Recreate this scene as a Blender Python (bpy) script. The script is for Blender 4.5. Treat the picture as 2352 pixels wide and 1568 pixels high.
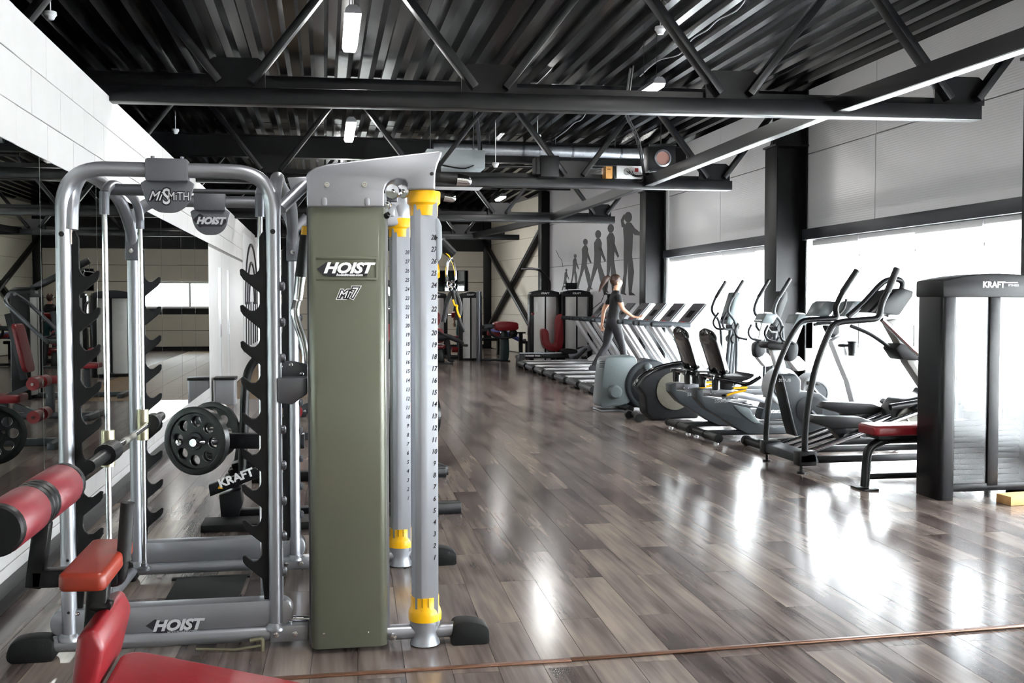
import bpy, bmesh, math, random
from mathutils import Vector, Matrix
random.seed(7)
PI = math.pi
scene = bpy.context.scene
for o in list(bpy.data.objects): bpy.data.objects.remove(o)

# ---------------------------------------------------------------- camera
FPX, CAMH = 2400.0, 1.5
PITCH, YAW = math.radians(2.1714), math.radians(10.1968)
_R = Vector((math.cos(YAW), -math.sin(YAW), 0))
_F = Vector((math.sin(YAW)*math.cos(PITCH), math.cos(YAW)*math.cos(PITCH), -math.sin(PITCH)))
_U = Vector((math.sin(YAW)*math.sin(PITCH), math.cos(YAW)*math.sin(PITCH), math.cos(PITCH)))
cam = bpy.data.cameras.new('camera'); camo = bpy.data.objects.new('camera', cam)
scene.collection.objects.link(camo)
cam.sensor_width = 36.0; cam.lens = 36.0*FPX/2352.0; cam.clip_end = 300
M = Matrix((( _R.x, _U.x, -_F.x, 0), (_R.y, _U.y, -_F.y, 0), (_R.z, _U.z, -_F.z, CAMH), (0, 0, 0, 1)))
camo.matrix_world = M
scene.camera = camo

# ---------------------------------------------------------------- world, exposure, window light portals
world = bpy.data.worlds.new('sky'); scene.world = world; world.use_nodes = True
bg = world.node_tree.nodes['Background']
bg.inputs['Color'].default_value = (0.93, 0.97, 1.0, 1); bg.inputs['Strength'].default_value = 22.0
scene.view_settings.view_transform = 'Standard'; scene.view_settings.look = 'None'
scene.view_settings.exposure = 0.68; scene.view_settings.gamma = 1.0
scene.view_settings.use_curve_mapping = False
XR = 6.65      # window wall
def portal(y0, y1, z0, z1):
    l = bpy.data.lights.new('window_portal', 'AREA'); l.shape = 'RECTANGLE'; l.size = y1-y0; l.size_y = z1-z0
    l.cycles.is_portal = True
    o = bpy.data.objects.new('window_portal', l); scene.collection.objects.link(o)
    o.location = (XR+0.32, (y0+y1)/2, (z0+z1)/2)
    o.rotation_euler = Matrix(((0,0,1),(1,0,0),(0,1,0))).to_euler()   # -Z of the light faces -X
for a, b in ((-3.6, 2.6), (2.9, 8.1), (8.5, 13.7), (14.1, 19.8)): portal(a, b, 0.1, 2.37)

# ---------------------------------------------------------------- pixel rays at a known plane (2352 x 1568 frame)
def _ray(u, v): return _F + _R*((u-1176.0)/FPX) - _U*((v-784.0)/FPX)
def atY(u, v, y): d = _ray(u, v); return Vector((0, 0, CAMH)) + d*(y/d.y)
def atZ(u, v, z): d = _ray(u, v); return Vector((0, 0, CAMH)) + d*((z-CAMH)/d.z)
def atX(u, v, x): d = _ray(u, v); return Vector((0, 0, CAMH)) + d*(x/d.x)
def profY(y, pts): return [(p.x, p.z) for p in (atY(u, v, y) for u, v in pts)]

# ---------------------------------------------------------------- materials
def lin(c):
    c = c/255.0
    return c/12.92 if c <= 0.04045 else ((c+0.055)/1.055)**2.4
def rgb(r, g, b): return (lin(r), lin(g), lin(b), 1)
MATS = {}
def mat(name, col, rough=0.5, metal=0.0, noise=0.0, scale=40.0, bump=0.0, spec=0.5, coat=0.0, emit=0.0, trans=0.0, alpha=1.0):
    if name in MATS: return MATS[name]
    m = bpy.data.materials.new(name); m.use_nodes = True; nt = m.node_tree; b = nt.nodes['Principled BSDF']
    b.inputs['Base Color'].default_value = col; b.inputs['Roughness'].default_value = rough
    b.inputs['Metallic'].default_value = metal; b.inputs['Specular IOR Level'].default_value = spec
    b.inputs['Coat Weight'].default_value = coat; b.inputs['Coat Roughness'].default_value = 0.08
    b.inputs['Transmission Weight'].default_value = trans; b.inputs['Alpha'].default_value = alpha
    if emit:
        b.inputs['Emission Color'].default_value = col; b.inputs['Emission Strength'].default_value = emit
    if noise or bump:
        tc = nt.nodes.new('ShaderNodeTexCoord'); n = nt.nodes.new('ShaderNodeTexNoise')
        n.inputs['Scale'].default_value = scale; n.inputs['Detail'].default_value = 5
        nt.links.new(tc.outputs['Object'], n.inputs['Vector'])
        if noise:
            r = nt.nodes.new('ShaderNodeMapRange'); r.inputs['From Min'].default_value = 0.3; r.inputs['From Max'].default_value = 0.7
            r.inputs['To Min'].default_value = 1-noise; r.inputs['To Max'].default_value = 1+noise
            mx = nt.nodes.new('ShaderNodeVectorMath'); mx.operation = 'SCALE'; mx.inputs[0].default_value = col[:3]
            nt.links.new(n.outputs['Fac'], r.inputs['Value']); nt.links.new(r.outputs['Result'], mx.inputs['Scale'])
            nt.links.new(mx.outputs['Vector'], b.inputs['Base Color'])
        if bump:
            bp = nt.nodes.new('ShaderNodeBump'); bp.inputs['Strength'].default_value = bump; bp.inputs['Distance'].default_value = 0.01
            nt.links.new(n.outputs['Fac'], bp.inputs['Height']); nt.links.new(bp.outputs['Normal'], b.inputs['Normal'])
    MATS[name] = m
    return m
silver = mat('silver_paint', rgb(158,160,166), 0.34, 0.75, noise=0.04, scale=200)
silver_dk = mat('silver_dark', rgb(104,106,112), 0.38, 0.7, noise=0.04, scale=200)
alu = mat('anodised_aluminium', rgb(165,168,175), 0.42, 0.55)
chrome = mat('chrome', rgb(225,226,230), 0.1, 1.0)
olive = mat('olive_metallic', rgb(100,102,88), 0.36, 0.35, noise=0.10, scale=900, coat=0.25)
yellow = mat('yellow_plastic', rgb(240,178,6), 0.35)
black_pl = mat('black_plastic', rgb(14,14,16), 0.42, noise=0.1, scale=80, spec=0.3)
black_st = mat('black_steel', rgb(12,12,15), 0.34, 0.0, noise=0.1, scale=60, spec=0.3)
black_gl = mat('black_gloss', rgb(10,10,12), 0.08, coat=0.6)
rubber = mat('black_rubber', rgb(14,14,15), 0.6, noise=0.15, scale=120, bump=0.1, spec=0.3)
grip = mat('foam_grip', rgb(12,12,14), 0.6)
red = mat('red_vinyl', rgb(122,17,26), 0.38, noise=0.07, scale=25, bump=0.08)
red_roll = mat('dull_red_vinyl', rgb(112,32,40), 0.45, noise=0.07, scale=25, bump=0.08)
orange_red = mat('worn_orange_red_vinyl', rgb(132,42,24), 0.36, noise=0.14, scale=9, bump=0.05)
white_paint = mat('white_paint', rgb(236,236,236), 0.5)
white_pl = mat('white_plastic', rgb(240,241,243), 0.3)
grey_lt = mat('light_grey_plastic', rgb(98,107,109), 0.4, noise=0.04)
grey_md = mat('mid_grey_plastic', rgb(52,57,61), 0.4, noise=0.05, spec=0.4)
grey_dk = mat('dark_grey_plastic', rgb(24,26,29), 0.38, noise=0.05, spec=0.35)
beige_gr = mat('warm_grey_panel', rgb(104,101,90), 0.45, noise=0.06)
truss_m = mat('black_painted_steel', rgb(14,14,17), 0.34, noise=0.15, scale=12, spec=0.35)
col_m = mat('black_column_paint', rgb(11,11,13), 0.45, noise=0.15, scale=8, spec=0.3)
print_dk = mat('dark_print', rgb(28,26,34), 0.5)
print_wh = mat('white_print', rgb(232,232,232), 0.45)
print_gr = mat('grey_print', rgb(150,150,150), 0.45)
brass = mat('brushed_brass', rgb(166,160,136), 0.3, 0.9)
screen = mat('dark_display', rgb(30,32,40), 0.15)
skin = mat('skin', rgb(206,156,128), 0.5, noise=0.04)
hair_m = mat('brown_hair', rgb(58,36,26), 0.45, noise=0.3, scale=60, bump=0.4)

# ---------------------------------------------------------------- mesh builder
COL = scene.collection
ORG = {}
class MB:
    def __init__(s): s.v = []; s.f = []
    def add(s, vs, fs):
        n = len(s.v); s.v += [Vector(p) for p in vs]; s.f += [tuple(i+n for i in f) for f in fs]; return s
    def box(s, x0, x1, y0, y1, z0, z1):
        return s.add([(x0,y0,z0),(x1,y0,z0),(x1,y1,z0),(x0,y1,z0),(x0,y0,z1),(x1,y0,z1),(x1,y1,z1),(x0,y1,z1)],
                     [(3,2,1,0),(4,5,6,7),(0,1,5,4),(1,2,6,5),(2,3,7,6),(3,0,4,7)])
    def prism(s, poly, ax, a, b):
        k = {'x': lambda p, t: (t, p[0], p[1]), 'y': lambda p, t: (p[0], t, p[1]), 'z': lambda p, t: (p[0], p[1], t)}[ax]
        n = len(poly); vs = [k(p, a) for p in poly]+[k(p, b) for p in poly]
        return s.add(vs, [tuple(range(n))[::-1], tuple(range(n, 2*n))]+[(i, (i+1) % n, n+(i+1) % n, n+i) for i in range(n)])
    def bar(s, p, q, w, h, up=(0,0,1)):
        p = Vector(p); q = Vector(q); d = (q-p).normalized(); up = Vector(up)
        if abs(d.dot(up)) > 0.98: up = Vector((1,0,0))
        sd = d.cross(up).normalized(); u2 = sd.cross(d)
        vs = []
        for c in (p, q):
            for a, b in ((-1,-1),(1,-1),(1,1),(-1,1)): vs.append(c+sd*(a*w/2)+u2*(b*h/2))
        return s.add(vs, [(0,1,2,3),(7,6,5,4),(0,4,5,1),(1,5,6,2),(2,6,7,3),(3,7,4,0)])
    def tube(s, pts, r, n=10, flat=None):
        pts = [Vector(p) for p in pts]
        rs = r if isinstance(r, (list, tuple)) else [r]*len(pts)
        d0 = (pts[1]-pts[0]).normalized(); up = Vector((0,0,1)) if abs(d0.z) < 0.9 else Vector((0,1,0))
        nx = d0.cross(up).normalized(); vs = []; k = len(pts)
        for i, p in enumerate(pts):
            if i == 0: t = pts[1]-p
            elif i == k-1: t = p-pts[i-1]
            else: t = (pts[i+1]-p).normalized()+(p-pts[i-1]).normalized()
            t = t.normalized() if t.length > 1e-9 else d0
            nx = (nx-t*nx.dot(t)); nx = nx.normalized() if nx.length > 1e-6 else t.orthogonal().normalized()
            ny = t.cross(nx)
            for j in range(n):
                a = 2*PI*j/n
                vs.append(p+(nx*math.cos(a)*(flat or 1)+ny*math.sin(a))*rs[i])
        fs = [tuple(range(n))[::-1], tuple(range((k-1)*n, k*n))]
        for i in range(k-1):
            for j in range(n):
                fs.append((i*n+j, i*n+(j+1) % n, (i+1)*n+(j+1) % n, (i+1)*n+j))
        return s.add(vs, fs)
    def lathe(s, prof, org, ax=(0,0,1), n=20, a0=0.0, a1=2*PI):
        ax = Vector(ax).normalized(); e1 = ax.orthogonal().normalized(); e2 = ax.cross(e1); org = Vector(org); vs = []; fs = []; k = len(prof)
        for j in range(n):
            a = 2*PI*j/n
            for r, h in prof: vs.append(org+ax*h+(e1*math.cos(a)+e2*math.sin(a))*max(r, 1e-4))
        for j in range(n):
            jn = (j+1) % n
            for i in range(k-1): fs.append((j*k+i, jn*k+i, jn*k+i+1, j*k+i+1))
        if prof[0] == prof[-1]: return s.add(vs, fs)
        if prof[0][0] > 1e-3: fs.append(tuple(j*k for j in range(n))[::-1])
        if prof[-1][0] > 1e-3: fs.append(tuple(j*k+k-1 for j in range(n)))
        return s.add(vs, fs)
    def ball(s, c, r, n=14, m=8, rot=None):
        if not isinstance(r, (list, tuple)): r = (r, r, r)
        c = Vector(c); vs = []; fs = []
        for i in range(m+1):
            t = PI*i/m
            for j in range(n):
                a = 2*PI*j/n; p = Vector((math.sin(t)*math.cos(a)*r[0], math.sin(t)*math.sin(a)*r[1], math.cos(t)*r[2]))
                vs.append(c+(rot @ p if rot else p))
        for i in range(m):
            for j in range(n): fs.append((i*n+j, i*n+(j+1) % n, (i+1)*n+(j+1) % n, (i+1)*n+j))
        return s.add(vs, fs)
    def build(s, name, material, parent=None, bevel=0.0, seg=2, ang=38):
        org = ORG.get(parent.name, Vector()) if parent else Vector()
        me = bpy.data.meshes.new(name)
        me.from_pydata([p-org for p in s.v], [], s.f)
        bm = bmesh.new(); bm.from_mesh(me)
        bmesh.ops.remove_doubles(bm, verts=bm.verts, dist=1e-5)
        bmesh.ops.recalc_face_normals(bm, faces=bm.faces)
        if bevel:
            es = [e for e in bm.edges if len(e.link_faces) == 2 and e.calc_face_angle(0) > math.radians(30)]
            bmesh.ops.bevel(bm, geom=es, offset=bevel, segments=seg, profile=0.5, affect='EDGES', clamp_overlap=True)
        bm.to_mesh(me); bm.free()
        me.polygons.foreach_set('use_smooth', [True]*len(me.polygons))
        me.set_sharp_from_angle(angle=math.radians(ang))
        me.materials.append(material)
        o = bpy.data.objects.new(name, me); COL.objects.link(o)
        if parent: o.parent = parent; ORG[o.name] = org
        return o
def B(*a): return MB().box(*a)
def spl(pts, n=6, closed=False):
    pts = [Vector(p) if len(p) == 3 else Vector((p[0], p[1], 0)) for p in pts]; out = []; k = len(pts)
    rng = range(k) if closed else range(k-1)
    for i in rng:
        g = (lambda j: pts[j % k]) if closed else (lambda j: pts[max(0, min(k-1, j))])
        p0, p1, p2, p3 = g(i-1), g(i), g(i+1), g(i+2)
        for j in range(n):
            t = j/n
            out.append(0.5*((2*p1)+(p2-p0)*t+(2*p0-5*p1+4*p2-p3)*t*t+(3*p1-p0-3*p2+p3)*t**3))
    if not closed: out.append(pts[-1])
    return out
def spl2(pts, n=6, closed=True): return [(p.x, p.y) for p in spl([(a, b, 0) for a, b in pts], n, closed)]
def fillet(pts, r, n=6):
    pts = [Vector(p) for p in pts]; out = [pts[0]]
    for i in range(1, len(pts)-1):
        a = (pts[i-1]-pts[i]); b = (pts[i+1]-pts[i]); rr = min(r, a.length*0.49, b.length*0.49)
        p = pts[i]+a.normalized()*rr; q = pts[i]+b.normalized()*rr
        for j in range(n+1):
            t = j/n; out.append((1-t)**2*p+2*t*(1-t)*pts[i]+t*t*q)
    out.append(pts[-1]); return out
def rrect(x0, x1, y0, y1, r, n=4):
    out = []
    for cx, cy, a in ((x1-r, y1-r, 0), (x0+r, y1-r, 90), (x0+r, y0+r, 180), (x1-r, y0+r, 270)):
        for j in range(n+1):
            t = math.radians(a+90*j/n); out.append((cx+r*math.cos(t), cy+r*math.sin(t)))
    return out
def T(pts, r, n=10): return MB().tube(pts, r, n)
def tag(o, label=None, cat=None, group=None, kind=None):
    if label: o['label'] = label
    if cat: o['category'] = cat
    if group: o['group'] = group
    if kind: o['kind'] = kind
    return o
def thing(name, label, cat, loc=(0,0,0), rotz=0.0, group=None, world=True):
    o = bpy.data.objects.new(name, None); COL.objects.link(o); o.location = loc; o.rotation_euler = (0,0,rotz)
    o.empty_display_size = 0.1
    tag(o, label, cat, group)
    ORG[o.name] = Vector(loc) if world else Vector()
    return o
def kids(o): return [c for c in bpy.data.objects if c.parent == o]
def dup(root, loc, rotz=None, label=None, group=None):
    r = root.copy(); COL.objects.link(r); r.location = loc
    if rotz is not None: r.rotation_euler = (0,0,rotz)
    if label: r['label'] = label
    if group: r['group'] = group
    for ch in kids(root):
        c = ch.copy(); COL.objects.link(c); c.parent = r
        for g in kids(ch):
            d = g.copy(); COL.objects.link(d); d.parent = c
    return r
def text_mesh(s, size, shear=0.0, ext=0.0006, spacing=1.0, bold=0.0):
    cu = bpy.data.curves.new('t', 'FONT'); cu.body = s; cu.size = size; cu.shear = shear; cu.extrude = ext
    cu.space_character = spacing; cu.align_x = 'CENTER'; cu.align_y = 'CENTER'; cu.resolution_u = 3; cu.offset = bold
    ob = bpy.data.objects.new('t', cu); COL.objects.link(ob)
    dg = bpy.context.evaluated_depsgraph_get(); dg.update()
    me = bpy.data.meshes.new_from_object(ob.evaluated_get(dg))
    vs = [v.co.copy() for v in me.vertices]; fs = [tuple(p.vertices) for p in me.polygons]
    bpy.data.objects.remove(ob); bpy.data.curves.remove(cu); bpy.data.meshes.remove(me)
    return vs, fs
def text(mb, s, size, org, ex=(1,0,0), ey=(0,0,1), sx=1.0, **k):
    vs, fs = text_mesh(s, size, **k); ex = Vector(ex).normalized(); ey = Vector(ey).normalized(); ez = ex.cross(ey); org = Vector(org)
    return mb.add([org+ex*(p.x*sx)+ey*p.y+ez*p.z for p in vs], fs)
_TC = {}
_tm0 = text_mesh
def text_mesh(s, size, **k):
    key = (s, size, tuple(sorted(k.items())))
    if key not in _TC: _TC[key] = _tm0(s, size, **k)
    return _TC[key]
# ================================================================ THE ROOM
XL, ZC, YB, YF = -1.62, 4.45, 33.4, -4.0
def struct(o): o['kind'] = 'structure'; return o
# ---- wood plank floor
def wood(name, per_object):
    m = bpy.data.materials.new(name); m.use_nodes = True; nt = m.node_tree; b = nt.nodes['Principled BSDF']; N = nt.nodes.new; L = nt.links.new
    geo = N('ShaderNodeNewGeometry')
    if per_object: oi = N('ShaderNodeObjectInfo'); rnd = oi.outputs['Random']
    else: rnd = geo.outputs['Random Per Island']
    mul = N('ShaderNodeMath'); mul.operation = 'MULTIPLY'; mul.inputs[1].default_value = 37.0; L(rnd, mul.inputs[0])
    cmb = N('ShaderNodeCombineXYZ'); L(mul.outputs[0], cmb.inputs['Z']); L(mul.outputs[0], cmb.inputs['Y'])
    add = N('ShaderNodeVectorMath'); add.operation = 'ADD'; L(geo.outputs['Position'], add.inputs[0]); L(cmb.outputs[0], add.inputs[1])
    mp = N('ShaderNodeMapping'); mp.inputs['Scale'].default_value = (34, 1.6, 1); L(add.outputs[0], mp.inputs['Vector'])
    n1 = N('ShaderNodeTexNoise'); n1.inputs['Scale'].default_value = 1.0; n1.inputs['Detail'].default_value = 3; n1.inputs['Distortion'].default_value = 0.2; L(mp.outputs[0], n1.inputs['Vector'])
    mp2 = N('ShaderNodeMapping'); mp2.inputs['Scale'].default_value = (6, 1.3, 1); L(add.outputs[0], mp2.inputs['Vector'])
    n2 = N('ShaderNodeTexNoise'); n2.inputs['Scale'].default_value = 1.0; n2.inputs['Detail'].default_value = 2; n2.inputs['Distortion'].default_value = 0.25; L(mp2.outputs[0], n2.inputs['Vector'])
    a1 = N('ShaderNodeMath'); a1.operation = 'MULTIPLY_ADD'; a1.inputs[1].default_value = 0.55; a1.inputs[2].default_value = 0.0; L(n2.outputs['Fac'], a1.inputs[0])
    a2 = N('ShaderNodeMath'); a2.operation = 'MULTIPLY_ADD'; a2.inputs[1].default_value = 0.32; L(n1.outputs['Fac'], a2.inputs[0]); L(a1.outputs[0], a2.inputs[2])
    a3 = N('ShaderNodeMath'); a3.operation = 'MULTIPLY_ADD'; a3.inputs[1].default_value = 0.21; L(rnd, a3.inputs[0]); L(a2.outputs[0], a3.inputs[2])
    cr = N('ShaderNodeValToRGB'); L(a3.outputs[0], cr.inputs['Fac'])
    e = cr.color_ramp.elements; e[0].position = 0.36; e[0].color = rgb(62,52,50); e[1].position = 0.80; e[1].color = rgb(154,140,127)
    e.new(0.48).color = rgb(96,85,81); e.new(0.60).color = rgb(122,110,104)
    L(cr.outputs['Color'], b.inputs['Base Color'])
    b.inputs['Roughness'].default_value = 0.2; b.inputs['Specular IOR Level'].default_value = 0.34
    rr = N('ShaderNodeMapRange'); rr.inputs['To Min'].default_value = 0.13; rr.inputs['To Max'].default_value = 0.23; L(n1.outputs['Fac'], rr.inputs['Value']); L(rr.outputs['Result'], b.inputs['Roughness'])
    return m
wood_o, wood_i = wood('plank_wood', True), wood('plank_wood_joined', False)
joint = mat('plank_joint', rgb(40,34,32), 0.8)
floor = struct(B(-10, XR+0.3, YF, YB+0.2, -0.12, -0.003).build('floor', joint))
PW, PL, SH = 0.19, 1.335, 0.0275
def plank_mb(x, y, l): # one board, edges eased, long axis turned a little as laid
    g = 0.0012; m = MB(); pts = []
    for yy in (y+g, y+l-g):
        for xx in (x+g, x+PW-g): pts.append((xx+SH*(yy-4.77), yy))
    a, b_, d, c = pts[0], pts[1], pts[2], pts[3]
    return m.add([(a[0],a[1],-.003),(b_[0],b_[1],-.003),(c[0],c[1],-.003),(d[0],d[1],-.003),(a[0],a[1],0),(b_[0],b_[1],0),(c[0],c[1],0),(d[0],d[1],0)], [(3,2,1,0),(4,5,6,7),(0,1,5,4),(1,2,6,5),(2,3,7,6),(3,0,4,7)])
    e = 0.0012
    m.add([(a[0],a[1],-.003),(b_[0],b_[1],-.003),(c[0],c[1],-.003),(d[0],d[1],-.003),(a[0],a[1],-e),(b_[0],b_[1],-e),(c[0],c[1],-e),(d[0],d[1],-e),
           (a[0]+e,a[1]+e,0),(b_[0]-e,b_[1]+e,0),(c[0]-e,c[1]-e,0),(d[0]+e,d[1]-e,0)],
          [(3,2,1,0),(0,1,5,4),(1,2,6,5),(2,3,7,6),(3,0,4,7),(4,5,9,8),(5,6,10,9),(6,7,11,10),(7,4,8,11),(8,9,10,11)])
    return m
cells = []
TILE = (-1.6, 0.8, 16.62, YB)     # tiled strip by the left wall
def proj(x, y, z=0):
    d = Vector((x, y, z-CAMH)); c = d.dot(_F)
    return (1176+FPX*d.dot(_R)/c, 784-FPX*d.dot(_U)/c) if c > 0.1 else None
for i in range(-16, 34):
    x = 1.09+i*PW; ph = 4.77 if i % 2 == 0 else 5.475
    for k in range(-7, 22):
        y = ph+k*PL
        xc = x+PW/2+SH*(y-4.77)
        if xc < XL-0.1 or xc > XR+0.1 or y < YF-0.2 or y > YB: continue
        if xc < TILE[1]-PW and y > TILE[2]: continue
        q = proj(xc, y+PL/2); vis = False
        if q and y > 1.5:
            vis = -60 < q[0] < 2420 and q[1] < 1640
            if 705 < q[0] < 940 and y > 4.9: vis = False
            if q[0] > 2170 and 7.3 < y: vis = False
        cells.append((0 if vis else 1, y, x, ph))
cells.sort(key=lambda c: (c[0], c[1]))
base_pl = None; rest = MB()
for n, (hid, y, x, ph) in enumerate(cells):
    if n < 300 and not hid:
        if base_pl is None:
            base_pl = plank_mb(x, y, PL).build('plank', wood_o, floor); bx0, by0 = x, y
        else:
            o = base_pl.copy(); COL.objects.link(o); o.parent = floor; o.location = (x-bx0+SH*(y-by0), y-by0, 0)
    else:
        m = plank_mb(x, y, PL); rest.add(m.v, m.f)
tag(rest.build('planks', wood_i, floor), kind='stuff')
tilem = mat('tan_tile', rgb(112,90,64), 0.5, noise=0.10, scale=3, spec=0.15)
TS = 0.6
t0 = None
for i in range(-1, 5):
    for k in range(0, 28):
        x0, y0 = -1.6+i*TS, 16.62+k*TS
        if i < 0 or x0+TS > 1.05 or y0+TS > YB: continue
        if t0 is None: t0 = B(x0+.003, x0+TS-.003, y0+.003, y0+TS-.003, -.003, 0.002).build('floor_tile', tilem, floor); tx, ty = x0, y0
        else:
            o = t0.copy(); COL.objects.link(o); o.parent = floor; o.location = (x0-tx, y0-ty, 0)
# the strip that covers the seam of the floor
cover = mat('copper_brown_strip', rgb(120,84,66), 0.3, 0.4, noise=0.12, scale=20)
a, b_ = atZ(900, 1541, 0.004), atZ(1312, 1515, 0.004); c_ = atZ(2480, 1428, 0.004)
st = thing('floor_strip', 'thin copper brown cover strip lying across the wooden floor', 'floor strip', (a.x, a.y, 0))
p0 = a+(a-b_)*1.2; p0.z = .004
MB().bar(p0, b_, 0.03, 0.008).build('strip_length', cover, st, 0.003)
MB().bar(b_+Vector((0,0,.003)), c_+Vector((0,0,.003)), 0.03, 0.008).build('strip_length', cover, st, 0.003)

# ---- ceiling: trapezoidal steel deck
deck_m = mat('black_deck_steel', rgb(7,6,7), 0.2, 0.0, noise=0.5, scale=2.2, spec=0.38)
PT, DP = 0.30, 0.10
pr = []; x = -10.0
while x < XR+0.3:
    pr += [(x, ZC+DP), (x+0.12, ZC+DP), (x+0.165, ZC), (x+0.255, ZC)]; x += PT
mb = MB(); n = len(pr); cuts = [YF, 2.5, 8.35, 13.95, 18.4, 24.0, YB+.2]
for s in range(len(cuts)-1):
    y0, y1 = cuts[s], cuts[s+1]+0.04; dz = 0.004*(s % 2)
    vs = [(p[0], y0, p[1]+dz) for p in pr]+[(p[0], y1, p[1]+dz) for p in pr]
    mb.add(vs, [(i, i+1, n+i+1, n+i) for i in range(n-1)])
struct(mb.build('ceiling', deck_m))
struct(B(-10.1, XR+0.6, YF-.2, YB+0.4, ZC+0.16, ZC+0.3).build('roof_slab', col_m))

# ---- left wall (block courses, partition height) and the dark hall behind it
wall_m = mat('white_block_paint', rgb(196,195,194), 0.55, noise=0.02, scale=6, bump=0.05)
mortar = mat('wall_joint', rgb(120,118,116), 0.8)
wl = struct(B(XL-0.2, XL-0.012, YF, YB, 0, 3.085).build('wall_left', mortar))
BL, BH = 0.655, 0.265
blk = None
def block(y0, y1, z0, z1):
    g = 0.0022
    return B(XL-0.02, XL+random.uniform(-.0015,.0015), y0+g, y1-g, z0+g, z1-g)
for r in range(3):
    z0 = 2.30+r*BH if r else 2.30; z0 = 3.09-BH*(3-r)
    off = 6.03 if r != 1 else 6.35
    k = -14
    while off+k*BL < YB:
        y0 = off+k*BL; y1 = min(y0+BL, YB); k += 1
        if y0 < YF: continue
        if y0 > 24.5: continue
        block(y0, y1, max(z0, 2.34) if r == 0 else z0, z0+BH).build('block', wall_m, wl, 0.003, 1)
for r in range(1):
    k = -14
    while 6.2+k*BL < 15.4:
        y0 = 6.2+k*BL; k += 1
        if y0 < YF: continue
        block(y0, y0+BL, 0.0, 0.135).build('block', wall_m, wl, 0.003, 1)
        block(y0-.3, y0+BL-.3, 0.135, 0.27).build('block', wall_m, wl, 0.003, 1)
B(XL-.02, XL, 24.3, YB, 2.295, 3.09).build('upper_wall', wall_m, wl)
B(XL-.02, XL, 15.45, 16.85, 0, 2.295).build('pier', wall_m, wl)
B(XL-.02, XL, 17.35, 18.35, 0, 2.295).build('pier', wall_m, wl)
B(XL-.02, XL, 18.8, YB, 0, 2.295).build('pier', wall_m, wl)
grey_door = mat('pale_grey_door', rgb(206,208,210), 0.4)
for i, (y0, y1) in enumerate(((16.85, 17.35), (18.35, 18.8))):
    d = struct(B(XL-.010, XL-.004, y0+.01, y1-.01, 0.02, 2.05).build('door_%d' % (i+1), grey_door))
    B(XL-.012, XL-.001, y0, y1, 2.05, 2.295).build('door_head', wall_m, d)
    T([(XL+.03, y0+.08, 0.95), (XL+.03, y0+.08, 1.15)], 0.01, 8).build('door_handle', chrome, d)
struct(B(XL, XL+0.09, YF, 15.45, 0.0, 0.075).build('baseboard_left', black_pl, None, 0.006))
mm = mat('mirror_silvering', rgb(150,156,151), 0.0, 1.0)
mseam = mat('mirror_edge', rgb(120,130,124), 0.2, 0.5)
mir = thing('wall_mirror', 'long row of frameless mirror panels on the white block wall', 'mirror', (XL, 9, 0.28))
ys = [YF+.1, -2.2, -0.6, 1.0, 2.6, 4.2, 5.25, 6.47, 8.0, 9.5, 11.05, 12.55, 13.85, 15.43]
for i in range(len(ys)-1):
    B(XL-.004, XL+.004, ys[i]+.003, ys[i+1]-.003, 0.272, 2.338).build('mirror_panel', mm, mir)
    B(XL-.004, XL+.0046, ys[i+1]-.003, ys[i+1]+.003, 0.272, 2.338).build('panel_edge', mseam, mir)
dark = mat('dark_hall_paint', rgb(30,30,32), 0.8)
struct(B(-10.2, -10, YF, YB, 0, ZC+.2).build('wall_hall', dark))
# ---- back wall, front wall
beige = mat('beige_panel_paint', rgb(206,200,186), 0.55, noise=0.04, scale=2)
wb = struct(MB().box(-10, 0.1, YB, YB+0.2, 0, ZC+.2).box(2.2, 5.35, YB, YB+0.2, 0, ZC+.2).box(.1, 2.2, YB, YB+.2, 2.12, ZC+.2).box(.1, 2.2, YB, YB+.2, 0, 1.3).build('wall_back', dark))
for i in range(6):
    z0 = 0.12+i*0.5
    for xa_, xb_ in ((-1.6, .1), (2.2, 5.3)) if 1 < z0 < 2.1 else ((-1.6, 5.3),):
        B(xa_, xb_, YB-0.05, YB, z0+.006, z0+.494).build('cladding_panel', beige, wb, 0.006, 1)
B(-1.6, 5.3, YB-0.03, YB, 3.12, 3.5).build('fascia', col_m, wb)
struct(B(-10, XR+.4, YF-.2, YF, 0, ZC+.2).build('wall_front', beige))
# ---- window wall on the right
pan = bpy.data.materials.new('ribbed_panel'); pan.use_nodes = True; nt = pan.node_tree; pb = nt.nodes['Principled BSDF']
pb.inputs['Base Color'].default_value = rgb(240,240,242); pb.inputs['Roughness'].default_value = 0.36; pb.inputs['Metallic'].default_value = 0.1
tc = nt.nodes.new('ShaderNodeNewGeometry'); wv = nt.nodes.new('ShaderNodeTexWave'); wv.wave_type = 'BANDS'; wv.bands_direction = 'Z'
wv.inputs['Scale'].default_value = 11.0; wv.inputs['Distortion'].default_value = 0.0
nt.links.new(tc.outputs['Position'], wv.inputs['Vector'])
bp = nt.nodes.new('ShaderNodeBump'); bp.inputs['Strength'].default_value = 0.16; bp.inputs['Distance'].default_value = 0.004
nt.links.new(wv.outputs['Fac'], bp.inputs['Height']); nt.links.new(bp.outputs['Normal'], pb.inputs['Normal'])
wr = struct(B(XR+0.12, XR+0.3, YF, 20.2, 2.4, ZC+.2).build('wall_right', mortar))
for (y0, y1) in ((YF, 0.0), (0.0, 5.6), (5.6, 11.9), (11.9, 13.75), (13.75, 17.0), (17.0, 20.2)):
    for (z0, z1) in ((2.45, 3.56), (3.56, ZC+.12)):
        B(XR+0.02, XR+0.13, y0+.008, y1-.008, z0+.005, z1-.005).build('wall_panel', pan, wr, 0.006, 1)
frame_w = mat('white_window_frame', rgb(240,240,240), 0.4)
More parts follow.
